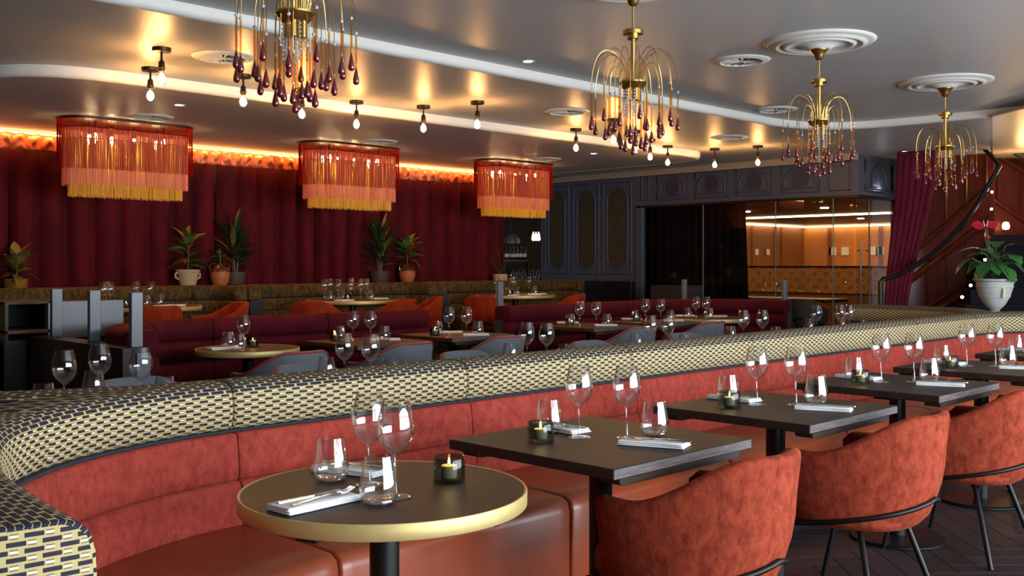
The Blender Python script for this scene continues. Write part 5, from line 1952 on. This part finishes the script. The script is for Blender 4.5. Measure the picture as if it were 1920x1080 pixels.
def leaf_mesh(name, m, L, W, bend, fold=0.25, n=7, tip=1.4, heart=0.0):
    """One leaf growing along +x, drooping by bend, folded along the midrib."""
    vs, fs = [], []
    for i in range(n + 1):
        u = i / n
        w = W * (math.sin(PI * u ** (1 / tip)) ** 0.8 if 0 < u < 1 else 0.0) * (1 if not heart else (1.0 + heart * (1 - u)))
        if heart and i == 0:
            w = W * 0.5
        x = L * u - (heart * 0.15 * L if heart and i == 0 else 0)
        z = -bend * L * u * u + 0.10 * L * u
        vs += [(x, -w, z + fold * w), (x, 0, z), (x, w, z + fold * w)]
    for i in range(n):
        for j in (0, 1):
            fs.append((i * 3 + j, i * 3 + j + 1, i * 3 + 4 + j, i * 3 + 3 + j))
    o = MB().add(vs, fs).build(name, m, smooth=180)
    me = o.data
    bpy.data.objects.remove(o)
    return me


def set_leaf(me, parent, loc, az, el, s=1.0, roll=0.0):
    o = bpy.data.objects.new('leaf', me)
    C.objects.link(o)
    o.parent = parent
    o.location = loc
    o.rotation_euler = (roll, -el, az)
    o.scale = (s, s, s)
    return o


LF = {'long': leaf_mesh('long_leaf', M['leaf_dark'], 0.26, 0.022, 0.35), 'long_gold': leaf_mesh('long_leaf_gold', M['leaf_gold'], 0.24, 0.020, 0.3),
      'broad': leaf_mesh('broad_leaf', M['leaf_gold'], 0.19, 0.036, 0.45), 'broad_green': leaf_mesh('broad_leaf_green', M['leaf_mid'], 0.18, 0.034, 0.45),
      'fern': leaf_mesh('small_leaf', M['leaf_gold'], 0.11, 0.016, 0.3), 'heart': leaf_mesh('heart_leaf', M['leaf_mid'], 0.20, 0.062, 0.5, 0.12, 8, 1.0, 0.5)}
SH = 1.085


def potted(label, px, y, pot_prof, pot_m, pot_name='pot', base=SH):
    x = on_y(px, y)
    t = thing('potted_plant', label, 'plant', (x, y, base))
    MB().lathe(pot_prof, 24, caps=False).build(pot_name, pot_m, t, smooth=50)
    return t


def dracaena(t, z0, n, h, seed, gold=0.2):
    r = random.Random(seed)
    for k in range(3):
        a = 2.1 * k + seed
        top = (0.05 * math.cos(a), 0.05 * math.sin(a), z0 + h * (0.55 - 0.12 * k))
        MB().tube([(0.02 * math.cos(a), 0.02 * math.sin(a), z0 - 0.02), top], 0.010, 6).build('cane', M['stem_green'], t)
    for k in range(n):
        u = k / n
        az = k * 2.4 + r.uniform(-0.3, 0.3)
        el = math.radians(20 + 58 * u + r.uniform(-10, 10))
        z = z0 + h * (0.12 + 0.52 * u) + r.uniform(-0.03, 0.03)
        rr = 0.03 + 0.03 * r.random()
        set_leaf(LF['long_gold' if r.random() < gold else 'long'], t, (rr * math.cos(az), rr * math.sin(az), z), az, el, r.uniform(1.0, 1.45), r.uniform(-0.4, 0.4))


def croton(t, z0, n, h, seed, kinds=('broad', 'broad', 'broad_green'), s=1.0):
    r = random.Random(seed)
    MB().tube([(0, 0, z0 - 0.03), (0.01, 0, z0 + h * 0.35), (0, 0.01, z0 + h * 0.75)], 0.008, 6).build('cane', M['stem_green'], t)
    for k in range(n):
        u = k / n
        az = k * 2.4 + r.uniform(-0.3, 0.3)
        el = math.radians(-5 + 70 * u + r.uniform(-14, 14))
        set_leaf(LF[kinds[k % len(kinds)]], t, (0.02 * math.cos(az), 0.02 * math.sin(az), z0 + h * (0.1 + 0.65 * u)), az, el, s * r.uniform(0.8, 1.15), r.uniform(-0.5, 0.5))


pot_cream = [(0.0, 0.0), (0.085, 0.0), (0.09, 0.006), (0.118, 0.14), (0.124, 0.15), (0.138, 0.165), (0.138, 0.178), (0.124, 0.178), (0.12, 0.165), (0.0, 0.16)]
t = potted('gold-green leafy plant in a cream handled pot before the curtain, left group', 352, 10.58, pot_cream, M['cream_pot'])
for sx in (-1, 1):
    MB().tube([(sx * 0.12, 0, 0.15), (sx * 0.148, 0, 0.13), (sx * 0.145, 0, 0.09), (sx * 0.108, 0, 0.07)], 0.012, 6).build('pot_handle', M['cream_pot'], t)
croton(t, 0.17, 26, 0.48, 5, s=1.25)
jug = [(0.0, 0.0), (0.075, 0.0), (0.095, 0.03), (0.112, 0.10), (0.112, 0.15), (0.0, 0.15)]
jug_top = [(0.1125, 0.148), (0.11, 0.17), (0.09, 0.205), (0.055, 0.225), (0.048, 0.24), (0.058, 0.25), (0.05, 0.25), (0.04, 0.235), (0.0, 0.23)]


def jug_plant(label, px, seed, n, kinds, h, s=0.8, body=None):
    t = potted(label, px, 10.55, jug, body or M['terracotta'], 'jug')
    MB().lathe(jug_top, 24, caps=False).build('glazed_shoulder', M['glaze'], t, smooth=50)
    for sx in (-1, 1):
        MB().tube([(sx * 0.052, 0, 0.243), (sx * 0.10, 0, 0.245), (sx * 0.128, 0, 0.21), (sx * 0.118, 0, 0.15)], 0.009, 6).build('jug_handle', M['glaze'], t)
    croton(t, 0.25, n, h, seed, kinds, s)
    return t


jug_plant('small green plant in a two-handled terracotta jug with brown glazed shoulder', 412, 8, 9, ('broad_green', 'broad_green', 'fern'), 0.16, 0.7)
pot_round = [(0.0, 0.0), (0.105, 0.0), (0.118, 0.02), (0.128, 0.13), (0.132, 0.15), (0.12, 0.15), (0.115, 0.135), (0.0, 0.13)]
t = potted('tall dark strap-leaved plant in a grey brown pot, right of the terracotta jug', 440, 10.63, pot_round, M['brown_pot'])
dracaena(t, 0.14, 64, 0.68, 2, 0.25)
t = potted('tall dark strap-leaved plant in a brown pot under the middle fringed lamp', 712, 10.62, pot_round, M['brown_pot'])
dracaena(t, 0.14, 64, 0.70, 4, 0.15)
jug_plant('gold-green leafy plant in a dark glazed jug, right of the tall plant', 763, 13, 22, ('broad', 'broad', 'broad_green'), 0.32, 1.4)
pot_gold = [(0.0, 0.0), (0.10, 0.0), (0.105, 0.005), (0.108, 0.095), (0.10, 0.095), (0.098, 0.085), (0.0, 0.08)]
t = potted('low gold-leaved fern in a gold brown pot at the far left edge', 30, 10.50, pot_gold, M['gold_pot'])
croton(t, 0.09, 34, 0.26, 17, ('fern', 'fern', 'broad'), 1.25)
t = potted('thin dark twiggy plant in a tan pot at the curtain end', 938, 10.55, pot_gold, M['cream_pot'])
r = random.Random(5)
for k in range(12):
    a = k * 2.4
    e = (0.16 * math.cos(a), 0.16 * math.sin(a), 0.16 + 0.25 * r.random())
    MB().tube([(0, 0, 0.08), (0.05 * math.cos(a), 0.05 * math.sin(a), 0.16), e], 0.003, 5).build('twig', M['leaf_dark'], t)
    for j in range(2):
        f_ = 0.6 + 0.35 * j
        set_leaf(LF['fern'], t, (e[0] * f_, e[1] * f_, 0.08 + (e[2] - 0.08) * f_), a + j, 0.3, 0.8)

# anthurium in the stone urn
ux, uy, _ = at(1865, 587, 0.9)
urn = thing('stone_urn', 'pale grey stone urn standing on the black ledge at the right', 'urn', (ux, uy, 0.90))
MB().lathe([(0.0, 0.0), (0.045, 0.0), (0.05, 0.012), (0.036, 0.022), (0.045, 0.032), (0.085, 0.075), (0.12, 0.14), (0.14, 0.20), (0.148, 0.235), (0.15, 0.27), (0.172, 0.282), (0.174, 0.296), (0.16, 0.298), (0.14, 0.285), (0.0, 0.27)], 40, caps=False).build('body', M['stone'], urn, smooth=45)
MB().lathe([(0.121, 0.138), (0.126, 0.144), (0.126, 0.152), (0.128, 0.158)], 40, caps=False).lathe([(0.144, 0.218), (0.150, 0.224), (0.150, 0.232), (0.149, 0.238)], 40, caps=False).build('moulded_band', M['stone'], urn, smooth=45)
MB().tube([(-0.10, -0.10, 0.24), (-0.108, -0.112, 0.20), (-0.100, -0.105, 0.15), (-0.095, -0.108, 0.13)], 0.008, 6).build('root', M['spadix'], urn)
pl = thing('anthurium', 'anthurium with red spathes and glossy green leaves growing in the stone urn', 'plant', (ux, uy, 0.90 + 0.27))
MB().lathe([(0.0, 0.03), (0.06, 0.028), (0.11, 0.016), (0.138, 0.0), (0.0, -0.005)], 24, caps=False).build('moss', M['moss'], pl, smooth=60)
r = random.Random(12)


def local(px, py, d=8.74):
    return Vector(at_d(px, py, d)) - Vector((ux, uy, 1.17))


for i, (px, py, az, el, s) in enumerate(((1838, 466, 160, 8, 0.95), (1822, 484, 175, -25, 0.9), (1850, 478, 135, 15, 0.8), (1868, 462, 60, 35, 0.8), (1876, 474, -20, 5, 1.0), (1882, 486, -40, -15, 1.0), (1886, 462, -10, 20, 0.85),
                                         (1862, 488, 250, -20, 0.9), (1850, 494, 220, -30, 0.8), (1872, 496, 300, -30, 0.9), (1884, 500, -60, -35, 0.8), (1858, 474, 100, 30, 0.9), (1870, 484, 20, -5, 0.8), (1844, 500, 190, -40, 0.7), (1866, 478, -110, 10, 0.8), (1890, 476, -75, -10, 0.85))):
    b_ = local(px, py, 8.74 + r.uniform(-0.12, 0.12))
    MB().tube([(0.02 * r.uniform(-1, 1), 0.02 * r.uniform(-1, 1), 0.02), (b_.x * 0.4, b_.y * 0.4, b_.z * 0.7), b_], 0.0035, 5).build('leaf_stalk', M['stem_green'], pl)
    set_leaf(LF['heart'], pl, b_, math.radians(az - 45), math.radians(el), s)
for i in range(14):
    a = 2.4 * i
    b_ = Vector((0.10 * math.cos(a) * r.uniform(0.5, 1.2), 0.10 * math.sin(a) * r.uniform(0.5, 1.2), r.uniform(0.10, 0.30)))
    MB().tube([(0, 0, 0.02), (b_.x * 0.4, b_.y * 0.4, b_.z * 0.7), b_], 0.003, 5).build('leaf_stalk', M['stem_green'], pl)
    set_leaf(LF['heart'], pl, b_, a, math.radians(r.uniform(-35, 25)), r.uniform(0.5, 0.8), r.uniform(-0.5, 0.5))
sp_me = leaf_mesh('spathe', M['spathe'], 0.13, 0.042, 0.15, 0.1, 8, 1.0, 0.4)
for px, py, az, el, ro in ((1846, 424, 180, 6, -62), (1850, 424, 0, 14, 62), (1846, 443, 10, -5, 55)):
    b_ = local(px, py)
    MB().tube([(0, 0, 0.02), (b_.x * 0.5, b_.y * 0.5, b_.z * 0.55), b_], 0.003, 5).build('flower_stalk', M['stem_green'], pl)
    o = set_leaf(sp_me, pl, b_, math.radians(az - 45), math.radians(el), (0.9 if az == 180 else 0.8) if py < 440 else 0.5, math.radians(ro))
    o.name = 'spathe'
    MB().tube([b_, b_ + Vector((0.012 * math.cos(math.radians(az - 45)), 0.012 * math.sin(math.radians(az - 45)), 0.05))], [0.005, 0.0025], 6).build('spadix', M['spadix'], pl)
